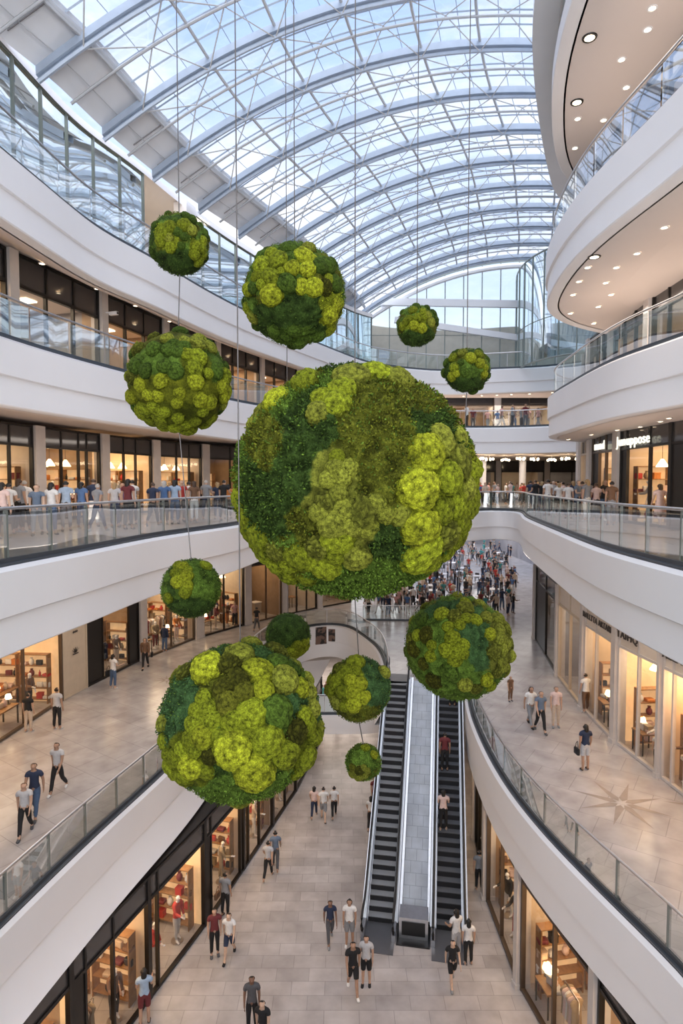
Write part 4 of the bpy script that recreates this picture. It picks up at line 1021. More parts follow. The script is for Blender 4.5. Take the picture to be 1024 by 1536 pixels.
# downlights
DLm = MB(); DLm.lathe([(.075,-.012),(.11,-.012),(.115,.0),(.11,.004)], 14, cap=False); DLm.mi = 1; DLm.lathe([(.0,-.008),(.075,-.010),(.075,-.004)], 14)
DL = DLm.mesh('downlight', [M['white'], M['bulb']], 40)
BIG = MB(); BIG.lathe([(.12,-.02),(.17,-.02),(.18,.0),(.17,.004)], 14, cap=False); BIG.mi = 1; BIG.lathe([(.0,-.012),(.12,-.016),(.12,-.004)], 14)
DLB = BIG.mesh('downlight', [M['dark_frame'], M['bulb']], 40)
def dl(x, y, zz, where, big=False, tilt=0):
    o = obj('downlight', DLB if big else DL); o.location = (x, y, zz-.004); o.rotation_euler = (0, 0, 0)
    tag(o, ('large dark rimmed downlight' if big else 'small round downlight')+' in '+where, 'light', ('large ' if big else 'small ')+'downlights in '+where)
def dlp(px, py, where, big=False):
    dg = bpy.context.evaluated_depsgraph_get(); o = Vector((0,0,EYE)); d = ray(px, py).normalized()
    for _ in range(12):
        ok, loc, nn, ix, ob, mt = C_scene.ray_cast(dg, o, d)
        if not ok: return
        if ob.name.startswith('ceiling'): dl(loc.x, loc.y, loc.z, where, big); return
        o = loc+d*.01
C_scene = bpy.context.scene; bpy.context.view_layer.update()
W6 = 'the upper right soffit under the terrace'
for (x, y) in ((978,12),(971,44),(932,89),(939,131),(866,178),(862,222),(905,180)): dlp(x, y, W6)
for (x, y) in ((884,56),(865,153)): dlp(x, y, W6, True)
W5 = 'the right soffit beneath the upper right balustrade'
for (x, y) in ((996,341),(955,380),(924,401),(881,401),(868,422),(908,424),(859,442),(916,442),(897,460),(855,470),(861,491),(872,502),(890,485)): dlp(x, y, W5)
dlp(891, 385, W5, True)
W4 = 'the right soffit above the eye level shops'
for (x, y) in ((990,632),(960,640),(1003,627),(886,652),(852,659),(870,667),(925,645),(940,655)): dlp(x, y, W4)
def along(path, s0, s1, n, off, zz, where):
    for i in range(n):
        p, t, nn = path.at(s0+(s1-s0)*i/(n-1)); q = p+nn*off; dl(q.x, q.y, zz, where)
along(E5, E5.near(-8.3,12), E5.near(0,37), 13, -1.6, 7.9+.9*.55, 'the upper left soffit above the brown shop windows')
along(E4, E4.near(-9,12), E4.near(-3.9,29), 11, -1.9, 3.6+.6*.75, 'the left soffit above the eye level crowd')
along(E4, E4.near(4,38.5), E4.near(13.5,40), 12, -2.3, 3.6+.6*.22, 'the far soffit above the distant crowd')
along(E5, E5.near(3,40.2), E5.near(14,41.3), 12, -2.3, 7.9+.9*.22, 'the far soffit one level above the distant crowd')
# security cameras and small fittings
def cctv(loc, rz, label):
    r = empty('security_camera', loc, rz, label, 'camera')
    mb = MB(); mb.box((0,-.14,0), (.12,.34,.12)); h_ = mb.build('housing', M['white'], r)
    mb = MB(); mb.box((0,-.315,0), (.08,.02,.08)); mb.build('lens', M['rubber'], h_)
    mb = MB(); mb.tube([(0,.0,.0),(0,.12,.06),(0,.2,.06)], .025, 6); mb.build('bracket', M['white'], r)
p, t, n = S4L.at(S4L.near(-11,10)+12.6+.2); cctv((p.x+n.x*.36, p.y+n.y*.36, 7.9), math.atan2(t.y,t.x), 'white security camera on the pillar at the left, one level above the crowd')
# floor inlay on the lower right gallery
def inlay(cx, cy, zz, rz, sc_, label):
    mb = MB()
    for k in range(8):
        a = k*math.pi/4; b = a+math.pi/8
        mb.add([(cx+sc_*.25*math.cos(a-.39+rz), cy+sc_*.25*math.sin(a-.39+rz), zz), (cx+sc_*1.1*math.cos(a+rz), cy+sc_*1.1*math.sin(a+rz), zz), (cx+sc_*.25*math.cos(a+.39+rz), cy+sc_*.25*math.sin(a+.39+rz), zz), (cx+sc_*.1*math.cos(a+rz), cy+sc_*.1*math.sin(a+rz), zz)], [(0,1,2,3)])
    o = mb.build('trim_20', M['inlay']); struct(o, label)
x, y = at(960,1205,Z[2]); inlay(x-.6, y, Z[2]+.006, .2, 1.35, 'grey star inlay in the lower right gallery floor')
inlay(x+2.2, y-.3, Z[2]+.006, .5, 1.35, 'second grey star inlay in the lower right gallery floor')
for (px, py) in ((300,1025),(345,1113),(250,1020)):
    x, y = at(px, py, Z[2]); inlay(x, y, Z[2]+.006, .3, .7, 'small grey inlay in the lower left gallery floor')

# dark posters on the white bridge edge
for (px, py, w_, h_, lb) in ((477,971,.85,1.25,'wide dark poster on the white edge of the lower bridge'),(496,968,.5,.9,'narrow dark poster on the white edge of the lower bridge')):
    i = min(range(len(E2L.p)), key=lambda k: abs(E2L.p[k].x/E2L.p[k].y-(px-512)/F) if E2L.p[k].y > 38 and E2L.p[k].x < 1 else 9)
    p, t, n = E2L.p[i], E2L.t[i], E2L.n[i]
    o = obj('wall_poster', rounded((w_,.04,h_), (0,0,0), .015)); o.data.materials.clear(); o.data.materials.append(M['poster'])
    q = p+n*.15; o.location = (q.x, q.y, Z[2]-.75); o.rotation_euler = (0, 0, math.atan2(t.y, t.x)); tag(o, lb, 'poster')
# ------------------------------------------------------------------ moss balls
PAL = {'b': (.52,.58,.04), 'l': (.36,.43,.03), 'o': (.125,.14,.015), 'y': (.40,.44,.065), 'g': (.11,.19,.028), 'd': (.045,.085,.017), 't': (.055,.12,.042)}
def moss_mat(name, attr=True, col=None):
    m, nt, b = new_mat(name)
    b.inputs['Roughness'].default_value = .85; b.inputs['Specular IOR Level'].default_value = .15
    tc = nt.nodes.new('ShaderNodeTexCoord')
    at_ = nt.nodes.new('ShaderNodeAttribute'); at_.attribute_name = 'Col'
    nz = nt.nodes.new('ShaderNodeTexNoise'); nz.inputs['Scale'].default_value = 30 if attr else 15; nz.inputs['Detail'].default_value = 5; nz.inputs['Roughness'].default_value = .7
    nt.links.new(tc.outputs['Object'], nz.inputs['Vector'])
    rp = nt.nodes.new('ShaderNodeValToRGB'); rp.color_ramp.elements[0].position = .32; rp.color_ramp.elements[1].position = .68
    rp.color_ramp.elements[0].color = (.42,.45,.38,1); rp.color_ramp.elements[1].color = (1.6,1.55,1.35,1)
    nt.links.new(nz.outputs['Fac'], rp.inputs['Fac'])
    mx = nt.nodes.new('ShaderNodeMix'); mx.data_type = 'RGBA'; mx.blend_type = 'MULTIPLY'; mx.inputs['Factor'].default_value = 1
    nt.links.new(rp.outputs['Color'], mx.inputs['B'])
    if attr: nt.links.new(at_.outputs['Color'], mx.inputs['A'])
    else:
        oi = nt.nodes.new('ShaderNodeObjectInfo'); hs = nt.nodes.new('ShaderNodeHueSaturation'); hs.inputs['Color'].default_value = (*col, 1)
        mr = nt.nodes.new('ShaderNodeMapRange'); mr.inputs['To Min'].default_value = .72; mr.inputs['To Max'].default_value = 1.2
        nt.links.new(oi.outputs['Random'], mr.inputs['Value']); nt.links.new(mr.outputs['Result'], hs.inputs['Value'])
        m2 = nt.nodes.new('ShaderNodeMix'); m2.data_type = 'RGBA'; m2.blend_type = 'MULTIPLY'; m2.inputs['Factor'].default_value = 1
        nt.links.new(hs.outputs['Color'], m2.inputs['A']); nt.links.new(at_.outputs['Color'], m2.inputs['B'])
        nt.links.new(m2.outputs['Result'], mx.inputs['A'])
    nt.links.new(mx.outputs['Result'], b.inputs['Base Color'])
    n2 = nt.nodes.new('ShaderNodeTexNoise'); n2.inputs['Scale'].default_value = 60 if attr else 22; n2.inputs['Detail'].default_value = 4
    nt.links.new(tc.outputs['Object'], n2.inputs['Vector'])
    bp = nt.nodes.new('ShaderNodeBump'); bp.inputs['Strength'].default_value = .8; bp.inputs['Distance'].default_value = .04 if attr else .10
    nt.links.new(n2.outputs['Fac'], bp.inputs['Height']); nt.links.new(bp.outputs['Normal'], b.inputs['Normal'])
    return m
M['moss'] = moss_mat('carpet moss')
CM = {k: moss_mat('cushion moss '+k, False, (.20,.21,.024) if k == 'o' else v) for k, v in PAL.items()}
_ico = {}
def ico(n):
    if n not in _ico:
        bm = bmesh.new(); bmesh.ops.create_icosphere(bm, subdivisions=n, radius=1)
        v = np.array([x.co[:] for x in bm.verts]); f = [[q.index for q in x.verts] for x in bm.faces]; bm.free()
        _ico[n] = (v, f)
    return _ico[n]
def setcol(me, cols):
    a = me.color_attributes.new('Col', 'FLOAT_COLOR', 'POINT')
    a.data.foreach_set('color', np.concatenate([cols, np.ones((len(cols), 1))], 1).astype(np.float32).ravel())
def vor(p): return noise.voronoi(p)[0]
def clump_mesh(seed, n, curly=False):
    v, f = ico(n); o = Vector((seed*7.3, seed*3.1, seed)); out = []; cols = []
    for p in v:
        q = Vector(p)
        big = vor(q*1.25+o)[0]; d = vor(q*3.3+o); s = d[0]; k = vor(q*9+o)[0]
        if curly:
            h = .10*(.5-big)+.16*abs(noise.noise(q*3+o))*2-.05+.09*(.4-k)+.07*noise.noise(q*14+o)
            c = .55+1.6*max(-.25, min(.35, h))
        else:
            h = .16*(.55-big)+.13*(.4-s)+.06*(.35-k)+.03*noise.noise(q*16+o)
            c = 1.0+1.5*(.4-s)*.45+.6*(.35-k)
        c = 1+(c-1)*1.5; c *= .22+.85*max(0, min(1, p[2]*.95+.42))  # crevice and base shade painted into the cushion's vertex colour
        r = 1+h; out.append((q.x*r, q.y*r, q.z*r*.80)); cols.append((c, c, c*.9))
    me = bpy.data.meshes.new('moss_cushion'); me.from_pydata(out, [], f)
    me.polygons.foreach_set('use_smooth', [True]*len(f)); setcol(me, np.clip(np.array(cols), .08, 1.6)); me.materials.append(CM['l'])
    return me
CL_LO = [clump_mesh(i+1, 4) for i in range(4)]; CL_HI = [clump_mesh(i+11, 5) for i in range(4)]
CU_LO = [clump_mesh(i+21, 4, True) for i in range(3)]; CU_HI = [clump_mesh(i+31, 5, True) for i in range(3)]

def moss_ball(px, py, w, h, D, label, patches, base, clumps, auto, sub, flakes, wire_to=None, seed=1, under=.75, pack=.78):
    rnd = random.Random(seed)
    Rm = w/2/F*math.hypot(D, 0)*.985
    c = atd(px, py, D); sq = h/w
    root = empty('moss_ball', c, 0, label, 'moss ball', None)
    W = (Vector((0,0,EYE))-c).normalized(); U = Vector((0,0,1)).cross(W).normalized(); Vv = W.cross(U)
    so = Vector((seed*5.1, seed*2.7, seed*1.3))
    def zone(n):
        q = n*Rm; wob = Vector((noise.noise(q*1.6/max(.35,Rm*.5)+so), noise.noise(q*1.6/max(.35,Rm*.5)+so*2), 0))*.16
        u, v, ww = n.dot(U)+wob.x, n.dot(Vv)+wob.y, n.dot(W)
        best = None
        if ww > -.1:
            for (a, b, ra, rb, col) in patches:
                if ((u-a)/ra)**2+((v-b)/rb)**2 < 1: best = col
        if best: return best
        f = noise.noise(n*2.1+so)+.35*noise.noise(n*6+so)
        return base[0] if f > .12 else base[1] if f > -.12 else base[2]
    # carpet
    vs, fs = ico(sub); out = []; cols = []
    fr = 1.0/max(.14, Rm*.085)
    for p in vs:
        n = Vector(p); q = n*Rm; z_ = zone(n)
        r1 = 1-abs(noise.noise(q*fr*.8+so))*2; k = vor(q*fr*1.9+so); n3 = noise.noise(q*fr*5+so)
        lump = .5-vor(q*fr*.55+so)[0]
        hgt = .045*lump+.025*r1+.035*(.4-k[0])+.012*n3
        uf = under if z_ in 'bly' else 1.0  # shade in the gaps between cushions painted as darker carpet
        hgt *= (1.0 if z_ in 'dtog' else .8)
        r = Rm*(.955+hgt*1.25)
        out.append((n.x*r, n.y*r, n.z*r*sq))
        b = .22+17*max(0, hgt+.020); b = min(2.0, b)*uf  # hollows coloured darker by height, as painted crevice shade
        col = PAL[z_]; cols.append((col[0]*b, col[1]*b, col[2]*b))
    nv = len(out); cols = list(cols)
    F_ = [list(f) for f in fs]
    fsz = max(.020, Rm*.017)
    for i in range(flakes):
        n = Vector((rnd.gauss(0,1), rnd.gauss(0,1), rnd.gauss(0,1))).normalized()
        if n.dot(W) < -.35: continue
        z_ = zone(n); q = n*Rm
        if z_ in 'bly' and under < .6: continue
        r = Rm*(.955+1.25*(.045*(.5-vor(q*fr*.55+so)[0])+.025*(1-abs(noise.noise(q*fr*.8+so))*2)+.012))
        d = (n+Vector((rnd.gauss(0,.7), rnd.gauss(0,.7), rnd.gauss(0,.7)))).normalized()
        s = d.cross(Vector((rnd.random()-.5, rnd.random()-.5, rnd.random()-.5))).normalized()
        b0 = n*(r-.2*fsz); l = fsz*rnd.uniform(.8, 1.9); wd = fsz*.42
        e = (d+n*-.25).normalized()
        o = len(out)
        for v in (b0-s*wd*.4, b0+s*wd*.4, b0+d*l*.6+s*wd, b0+d*l*.6-s*wd, b0+d*l*.6+e*l*.5):
            out.append((v.x, v.y, v.z*sq))
        F_ += [[o,o+1,o+2,o+3],[o+3,o+2,o+4]]
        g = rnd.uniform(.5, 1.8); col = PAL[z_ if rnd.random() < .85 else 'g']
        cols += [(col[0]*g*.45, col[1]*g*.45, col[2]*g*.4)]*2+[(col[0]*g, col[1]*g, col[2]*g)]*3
    me = bpy.data.meshes.new('moss_carpet'); me.from_pydata(out, [], F_)
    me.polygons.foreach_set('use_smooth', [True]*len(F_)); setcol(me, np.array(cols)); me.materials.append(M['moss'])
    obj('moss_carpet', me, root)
    # cushions
    lst = []
    for (u, v, r, k) in clumps:
        if u*u+v*v > .97: s_ = math.sqrt(.97/(u*u+v*v)); u *= s_; v *= s_
        lst.append((U*u+Vv*v+W*math.sqrt(max(.03, 1-u*u-v*v)), r, k))
    cr, prob, maxn = auto
    tries = 0
    while len(lst) < maxn and tries < 5000:
        tries += 1
        n = Vector((rnd.gauss(0,1), rnd.gauss(0,1), rnd.gauss(0,1))).normalized(); z_ = zone(n)
        if rnd.random() > prob.get(z_, 0): continue
        r = cr*rnd.uniform(.8, 1.25)
        if any((n-m).length < (r+q)*pack for m, q, _ in lst): continue
        lst.append((n, r, z_))
    big = Rm > 1.0
    for (n, r, k) in lst[:100]:
        curly = k in 'oyt' and rnd.random() < (.3 if k == 'y' else .8)
        src = rnd.choice((CU_HI if big else CU_LO) if curly else (CL_HI if big else CL_LO))
        o = bpy.data.objects.new('moss_cushion', src); C.objects.link(o); o.parent = root
        pos = n*Rm*(.965-r*.05); o.location = (pos.x, pos.y, pos.z*sq)
        o.rotation_euler = (n.to_track_quat('Z', 'Y').to_matrix().to_4x4() @ Matrix.Rotation(rnd.random()*6.3, 4, 'Z')).to_euler()
        s = r*Rm*1.16; o.scale = (s*rnd.uniform(.9,1.12), s*rnd.uniform(.9,1.12), s*rnd.uniform(.85,1.1))
        o.material_slots[0].link = 'OBJECT'; o.material_slots[0].material = CM[k]
    # wire up
    top = Vector((0,0,Rm*sq*.95))
    if wire_to is None:
        t = c.x-xl(c.y); e = Vector((0,0,vz(t)-.5-c.z))
    else: e = wire_to-c
    mb = MB(); mb.tube([top, e], .011, 6); mb.build('suspension_wire', M['wire'], root, 60)
    return c, Rm*sq
def zc(lst, cx, cy, rx, ry):
    return [((x-cx)/rx, (cy-y)/ry, r/((rx+ry)/2), k) for (x, y, r, k) in lst]
main_cl = zc([(770,390,60,'b'),(735,515,72,'b'),(750,650,66,'b'),(830,340,55,'y'),(850,480,55,'l'),(760,750,75,'l'),(850,690,52,'y'),(900,420,55,'y'),(940,520,50,'y'),(890,580,46,'l'),(835,600,46,'l'),(905,650,40,'l'),(960,450,40,'l'),(800,800,45,'l'),
 (455,408,22,'l'),(500,445,28,'y'),(450,445,30,'y'),(425,485,30,'y'),(475,475,30,'y'),(465,530,30,'y'),(420,565,36,'y'),(400,600,36,'y'),(480,590,40,'y'),(545,600,50,'y'),(440,640,50,'y'),(455,695,55,'l'),(510,640,38,'y'),(390,725,45,'y'),(440,745,45,'l'),(410,800,52,'l'),(315,765,56,'l'),(625,605,32,'y'),(675,610,35,'y'),(590,570,36,'y'),(560,650,34,'y'),
 (395,185,36,'l'),(470,155,46,'l'),(450,212,45,'l'),(385,248,40,'y'),(500,105,60,'y'),(330,112,58,'l'),(215,180,50,'b'),(150,215,42,'y'),(600,80,62,'l'),(680,100,50,'y'),(110,260,36,'y'),
 (60,560,45,'l'),(90,635,45,'l'),(95,690,45,'l'),(155,705,50,'l'),(160,775,46,'l'),(228,750,42,'y'),(210,820,46,'l'),(265,805,36,'l'),(255,855,50,'l'),(120,745,42,'l'),(330,860,40,'l'),(180,840,38,'l'),
 (975,500,36,'l'),(920,320,40,'y'),(960,380,36,'l'),(940,590,42,'l'),(900,720,40,'l'),(870,770,40,'l')], 517, 493, 490, 468)
c9 = zc([(325,205,88,'b'),(510,130,80,'y'),(620,240,72,'b'),(645,350,60,'b'),(770,300,85,'y'),(870,345,60,'b'),(310,370,42,'l'),(265,440,38,'l'),(335,430,45,'l'),(255,510,45,'l'),(300,490,32,'l'),(365,505,50,'l'),(475,510,60,'l'),(575,475,76,'l'),(440,410,60,'o'),(530,360,55,'o'),(500,290,62,'o'),(420,330,50,'o'),(715,475,88,'g'),(310,580,54,'b'),(235,585,42,'l'),(400,580,42,'l'),(580,575,48,'l'),(475,655,96,'b'),(660,620,86,'l'),(190,645,44,'l'),(265,645,46,'l'),(240,730,62,'b'),(150,690,50,'l'),(105,670,42,'l'),(190,790,55,'l'),(590,775,100,'b'),(630,720,56,'l'),(760,700,78,'l'),(825,590,66,'o'),(920,560,52,'l'),(940,630,46,'l'),(950,470,52,'y'),(890,740,68,'l'),(350,680,45,'o'),(450,200,60,'o'),(740,110,72,'y'),(70,600,42,'l'),(60,500,42,'y'),(185,215,52,'y'),(270,150,46,'l'),(930,370,52,'y'),(740,200,66,'g'),(830,240,56,'g'),(470,590,40,'o'),(640,140,40,'t'),(850,820,50,'l')], 516, 512, 486, 460)
c11 = zc([(560,190,60,'y'),(470,265,55,'y'),(565,275,45,'l'),(650,285,46,'l'),(510,335,48,'l'),(415,360,50,'l'),(455,450,58,'l'),(400,550,56,'l'),(490,555,48,'l'),(540,500,45,'l'),(550,575,40,'l'),(475,630,52,'l'),(280,515,42,'l'),(272,610,50,'l'),(355,245,60,'l'),(765,400,50,'b'),(740,260,55,'y'),(150,440,50,'l'),(90,470,45,'y'),(210,680,50,'o'),(740,780,55,'b'),(560,830,60,'y'),(430,730,75,'g'),(560,130,45,'l'),(850,365,50,'y'),(890,440,45,'y'),(880,520,45,'y'),(930,480,40,'y'),(870,620,48,'y'),(910,580,40,'y'),(820,720,45,'y'),(230,430,60,'o'),(190,300,55,'g'),(120,560,60,'o'),(830,270,50,'y'),(300,810,60,'o'),(780,840,45,'l'),(650,860,50,'y')], 495, 520, 468, 460)
c2 = zc([(330,340,66,'l'),(330,480,82,'b'),(395,215,70,'l'),(250,250,72,'l'),(500,275,62,'b'),(625,280,62,'b'),(590,180,78,'b'),(460,390,68,'g'),(575,410,56,'b'),(675,415,74,'b'),(250,400,45,'l'),(245,335,40,'l'),(200,340,45,'l'),(330,160,55,'l'),(130,440,55,'l'),(720,250,66,'g'),(770,410,52,'o'),(800,345,40,'l'),(860,380,60,'g'),(810,630,75,'b'),(850,560,60,'b'),(895,540,50,'l'),(640,110,55,'y'),(480,120,60,'g'),(790,240,60,'g'),(120,590,50,'l'),(160,660,55,'y'),(650,200,50,'b'),(410,300,32,'l')], 520, 475, 435, 420)
pr = {'l': .9, 'b': .9, 'y': .8, 'g': .4}
BC = {}
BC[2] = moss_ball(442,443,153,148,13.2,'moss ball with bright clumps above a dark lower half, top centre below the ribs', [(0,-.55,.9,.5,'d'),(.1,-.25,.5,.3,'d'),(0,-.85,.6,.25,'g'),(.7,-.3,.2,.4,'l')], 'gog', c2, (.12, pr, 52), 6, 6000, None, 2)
BC[1] = moss_ball(269,367,87,88,13,'upper left small moss ball hanging in front of the glass balustrade', [(0,-.6,1,.5,'d'),(-.4,.25,.45,.4,'l'),(.6,-.15,.3,.4,'l'),(.2,.5,.4,.3,'g')], 'ogd', [(-.5,.3,.2,'l'),(-.3,.5,.2,'l'),(-.62,.05,.2,'l'),(-.35,.2,.17,'y'),(.15,.62,.22,'l'),(.4,.5,.18,'y'),(.55,.0,.18,'l'),(.5,-.25,.18,'l'),(.75,-.05,.16,'l'),(.8,.2,.15,'l')], (.15, pr, 34), 5, 2500, None, 3)
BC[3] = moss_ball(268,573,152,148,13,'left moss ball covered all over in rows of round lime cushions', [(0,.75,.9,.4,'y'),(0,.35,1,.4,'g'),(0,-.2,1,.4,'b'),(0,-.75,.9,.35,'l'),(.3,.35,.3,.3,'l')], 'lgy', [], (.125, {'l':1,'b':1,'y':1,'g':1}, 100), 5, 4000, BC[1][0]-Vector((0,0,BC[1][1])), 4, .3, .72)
BC[7] = moss_ball(287,882,91,90,13,'small moss ball lowest on the left wire, with few lime cushions on top', [(.3,-.1,.8,.8,'g'),(-.3,.5,.35,.4,'l'),(0,-.7,.9,.4,'d')], 'ggd', [(-.28,.75,.18,'b'),(-.15,.42,.2,'b'),(-.45,.22,.2,'b'),(-.15,.12,.19,'b'),(-.2,-.12,.19,'l'),(-.4,.5,.17,'l'),(-.55,.55,.15,'l'),(.5,.75,.2,'l'),(-.75,-.3,.16,'l')], (.14, {'l':.5,'b':.5}, 24), 5, 3500, BC[3][0]-Vector((0,0,BC[3][1])), 5)
BC[4] = moss_ball(625,489,61,61,15,'small moss ball with a knot of lime cushions, upper right of the biggest ball', [(0,-.6,1,.5,'d'),(-.1,.2,.6,.4,'l'),(0,.75,.8,.3,'g')], 'ogg', [(-.35,.35,.2,'l'),(.05,.4,.22,'l'),(-.15,.05,.2,'b'),(.25,-.1,.24,'b'),(-.7,0,.2,'l'),(-.55,.2,.18,'l'),(.3,.65,.2,'l'),(-.2,.75,.2,'l'),(.55,.5,.18,'y'),(.7,.15,.2,'y')], (.16, pr, 30), 5, 1800, None, 6)
BC[5] = moss_ball(700,556,69,66,13.5,'small dark moss ball on the right wire in front of the far white gallery', [(0,0,.6,.5,'g'),(0,-.7,1,.4,'d')], 'ogd', [(.15,.55,.22,'b'),(.55,.3,.2,'b'),(-.55,.15,.2,'l'),(-.65,-.25,.2,'b'),(-.45,-.1,.16,'b'),(.75,-.2,.16,'b'),(.8,.1,.15,'l'),(.5,.7,.2,'l'),(-.6,.6,.2,'l'),(-.2,.8,.2,'y')], (.16, pr, 26), 5, 1800, None, 7)
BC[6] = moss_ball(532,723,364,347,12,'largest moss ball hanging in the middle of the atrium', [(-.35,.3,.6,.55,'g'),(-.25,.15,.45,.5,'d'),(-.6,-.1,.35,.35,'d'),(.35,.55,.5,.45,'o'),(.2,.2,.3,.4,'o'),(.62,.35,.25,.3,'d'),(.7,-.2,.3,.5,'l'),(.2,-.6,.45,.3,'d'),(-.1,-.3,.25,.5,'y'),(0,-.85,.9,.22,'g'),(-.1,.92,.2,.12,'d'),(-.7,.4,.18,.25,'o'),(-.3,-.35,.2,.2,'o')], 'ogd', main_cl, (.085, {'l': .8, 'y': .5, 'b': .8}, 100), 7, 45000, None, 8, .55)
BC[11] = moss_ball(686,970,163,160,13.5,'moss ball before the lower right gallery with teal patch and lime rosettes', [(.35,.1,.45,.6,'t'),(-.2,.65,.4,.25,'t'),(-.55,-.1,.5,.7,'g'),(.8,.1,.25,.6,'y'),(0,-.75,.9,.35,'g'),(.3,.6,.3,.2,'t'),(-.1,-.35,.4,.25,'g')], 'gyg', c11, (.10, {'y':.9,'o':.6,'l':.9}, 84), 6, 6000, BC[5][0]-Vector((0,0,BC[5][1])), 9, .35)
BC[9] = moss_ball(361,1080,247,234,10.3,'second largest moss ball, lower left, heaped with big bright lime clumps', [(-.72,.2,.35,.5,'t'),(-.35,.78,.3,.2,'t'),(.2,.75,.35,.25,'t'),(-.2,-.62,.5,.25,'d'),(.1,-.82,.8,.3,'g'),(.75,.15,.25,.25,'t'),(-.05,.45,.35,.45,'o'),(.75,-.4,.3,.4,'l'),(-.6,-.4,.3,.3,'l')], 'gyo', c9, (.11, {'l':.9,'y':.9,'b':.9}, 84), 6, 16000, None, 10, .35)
BC[8] = moss_ball(432,953,70,69,16.5,'small dark green moss ball half hidden behind the lower left ball', [(0,.2,1,.8,'d'),(.5,-.7,.5,.5,'l')], 'dgd', [(.4,-.45,.22,'l'),(.15,-.7,.24,'l'),(.7,-.35,.18,'l'),(.75,-.6,.18,'l'),(.5,-.75,.2,'l'),(-.1,-.9,.18,'y')], (.15, {'l':.7}, 14), 5, 2600, None, 11)
BC[10] = moss_ball(538,1033,99,99,12,'moss ball hanging right below the largest one, lime rosette cluster on its left', [(.4,.2,.7,.8,'t'),(-.4,.1,.5,.7,'l'),(0,-.8,.9,.3,'o')], 'ggo', [(-.1,.8,.24,'l'),(-.45,.5,.22,'l'),(-.25,.25,.2,'b'),(.05,.15,.2,'b'),(-.5,-.1,.2,'l'),(-.2,-.12,.2,'b'),(.12,-.25,.2,'b'),(-.15,-.48,.24,'b'),(-.7,.2,.22,'l'),(-.85,-.1,.18,'l'),(-.7,-.4,.2,'y'),(.8,.5,.22,'y'),(-.65,.6,.2,'y')], (.15, {'l':.8,'y':.6}, 30), 5, 3500, BC[6][0]-Vector((0,0,BC[6][1])), 12)
BC[12] = moss_ball(545,1143,56,55,12,'smallest moss ball at the lowest end of the central wire beside the escalator', [(0,.1,1,.8,'g'),(-.3,-.5,.4,.35,'y')], 'ggo', [(.6,.4,.2,'b'),(-.25,-.45,.24,'o'),(.1,.75,.22,'l'),(-.6,-.3,.2,'o'),(-.3,.75,.18,'g')], (.16, {'y':.7,'l':.7}, 12), 5, 2000, BC[10][0]-Vector((0,0,BC[10][1])), 13)
# ------------------------------------------------------------------ light, sky, camera
w = bpy.data.worlds.new('sky'); bpy.context.scene.world = w; w.use_nodes = True; nt = w.node_tree; nt.nodes.clear()
out = nt.nodes.new('ShaderNodeOutputWorld'); bg = nt.nodes.new('ShaderNodeBackground')
tc = nt.nodes.new('ShaderNodeTexCoord'); mp = nt.nodes.new('ShaderNodeMapping'); mp.inputs['Scale'].default_value = (1, 1, 2.2)
nz = nt.nodes.new('ShaderNodeTexNoise'); nz.inputs['Scale'].default_value = 3.2; nz.inputs['Detail'].default_value = 9; nz.inputs['Roughness'].default_value = .62
rp = nt.nodes.new('ShaderNodeValToRGB'); rp.color_ramp.elements[0].position = .40; rp.color_ramp.elements[1].position = .66
rp.color_ramp.elements[0].color = (.29,.49,.93,1); rp.color_ramp.elements[1].color = (.98,.99,1.0,1)
sp = nt.nodes.new('ShaderNodeSeparateXYZ'); mr = nt.nodes.new('ShaderNodeMapRange'); mr.inputs['From Min'].default_value = .12; mr.inputs['From Max'].default_value = .75
mr.inputs['To Min'].default_value = .75; mr.inputs['To Max'].default_value = 0.0
mx = nt.nodes.new('ShaderNodeMix'); mx.data_type = 'RGBA'; mx.inputs['B'].default_value = (1,1,1,1)
L = nt.links.new
L(tc.outputs['Generated'], mp.inputs['Vector']); L(mp.outputs['Vector'], nz.inputs['Vector']); L(nz.outputs['Fac'], rp.inputs['Fac'])
L(tc.outputs['Generated'], sp.inputs[0]); L(sp.outputs['Z'], mr.inputs['Value']); L(mr.outputs['Result'], mx.inputs['Factor']); L(rp.outputs['Color'], mx.inputs['A'])
L(mx.outputs['Result'], bg.inputs['Color']); bg.inputs['Strength'].default_value = 1.15; L(bg.outputs[0], out.inputs['Surface'])

def area(name, loc, size, power, col=(1,.82,.62), rot=(0,0,0)):
    l = bpy.data.lights.new(name, 'AREA'); l.shape = 'RECTANGLE'; l.size, l.size_y = size; l.energy = power; l.color = col
    o = bpy.data.objects.new(name, l); C.objects.link(o); o.location = loc; o.rotation_euler = rot
    return o
WARM = (1,.88,.77); NEUT = (1,.90,.80)
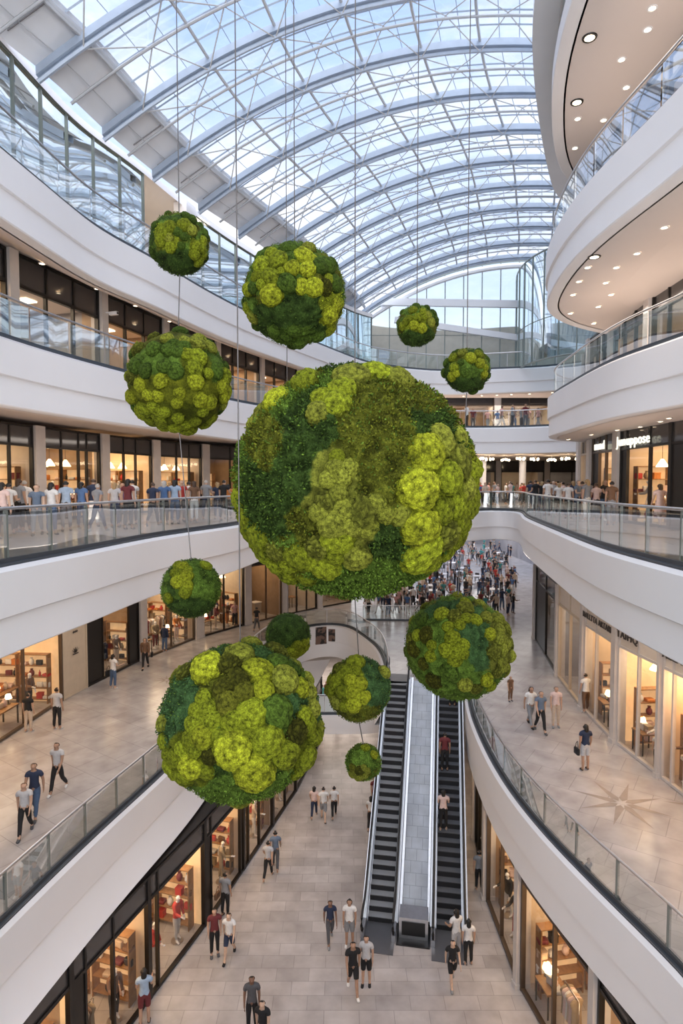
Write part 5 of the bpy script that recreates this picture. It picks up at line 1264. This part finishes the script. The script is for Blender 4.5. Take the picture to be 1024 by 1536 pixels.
# gallery ceilings
for x, y, zz, pw in ((-9.5,14,-1.75,150),(-9,21,-1.75,150),(-8.5,28,-1.75,150),(9,13,-1.75,150),(9,20,-1.75,150),(9.6,27,-1.75,140),
                     (-10,15,3.9,110),(-9,22,3.9,110),(-6.5,30,3.9,110),(10,14,3.9,90),(10,22,3.9,90),
                     (9.0,14,7.85,150),(9.4,20,7.85,130),(7.6,14,12.3,90),
                     (-3,20,-10.9,0)):
    if pw: area('gallery_light', (x,y,zz), (2.5,5), pw, WARM)
for x, y, zz, pw in ((3,52,-2,230),(12,52,-2,230),(20,60,-2,230),(8,75,-2,280),(20,85,-2,320),(12,45,3.4,160),(4,45,3.4,120),(6,46,7.7,250),(13,46,7.7,250)):
    area('hall_light', (x,y,zz), (6,6), pw, NEUT)
for x, y, zz, pw in ((-1,18,-10.95,0),(0,50,-10.9,350),(0,41,-10.95,200)):
    if pw: area('under_light', (x,y,zz), (5,4), pw, WARM)

b_ = area('atrium_fill', (0,-7,4), (18,14), 3300, (.95,.965,1), (R(100),0,0)); b_.data.specular_factor = 0  # unseen fill light added behind the viewer to brighten surfaces facing it
sl = bpy.data.lights.new('sun', 'SUN'); sl.energy = 1.9; sl.angle = R(80); sl.color = (1,.98,.95)  # very broad soft lamp added to strengthen the light from above
so = bpy.data.objects.new('sun', sl); C.objects.link(so); so.rotation_euler = (R(30), R(6), 0)
for x, y, zz, pw in ((9.4,13,Z[4]+.3,26),(9.6,20,Z[4]+.3,26),(10.3,26,Z[4]+.3,18),(7.6,12,Z[5]+.3,26),(7.7,17,Z[5]+.3,20),(9,13,.3,30),(9.8,20,.3,30),(-9,14,.3,30),(-9,21,.3,26)):
    area('added_soffit_fill', (x,y,zz), (.6,4), pw, (1,.80,.66), (math.pi,0,0))  # unseen upward fill added to brighten the soffits, no fitting there
for x, y in ((-10.8,12),(-10,18),(-8.5,23),(-6.5,28)): area('inner_light', (x,y,12.9), (1.5,4), 90, (1,.82,.62))
cam = bpy.data.cameras.new('camera'); co = bpy.data.objects.new('camera', cam); C.objects.link(co)
co.location = (0,0,EYE); co.rotation_euler = (math.pi/2-PITCH, 0, 0)
cam.sensor_fit = 'VERTICAL'; cam.sensor_height = 36; cam.lens = 900/1536*36
cam.clip_end = 400
cam.dof.use_dof = True; cam.dof.focus_distance = 12; cam.dof.aperture_fstop = 1.3
sc = bpy.context.scene; sc.camera = co
sc.view_settings.view_transform = 'Standard'; sc.view_settings.look = 'None'; sc.view_settings.exposure = .30
cy = sc.cycles
cy.max_bounces = 7; cy.diffuse_bounces = 4; cy.glossy_bounces = 3; cy.transmission_bounces = 4; cy.transparent_max_bounces = 24
cy.caustics_reflective = False; cy.caustics_refractive = False; cy.sample_clamp_indirect = 4
cy.use_denoising = True; cy.use_adaptive_sampling = True; cy.adaptive_threshold = .02
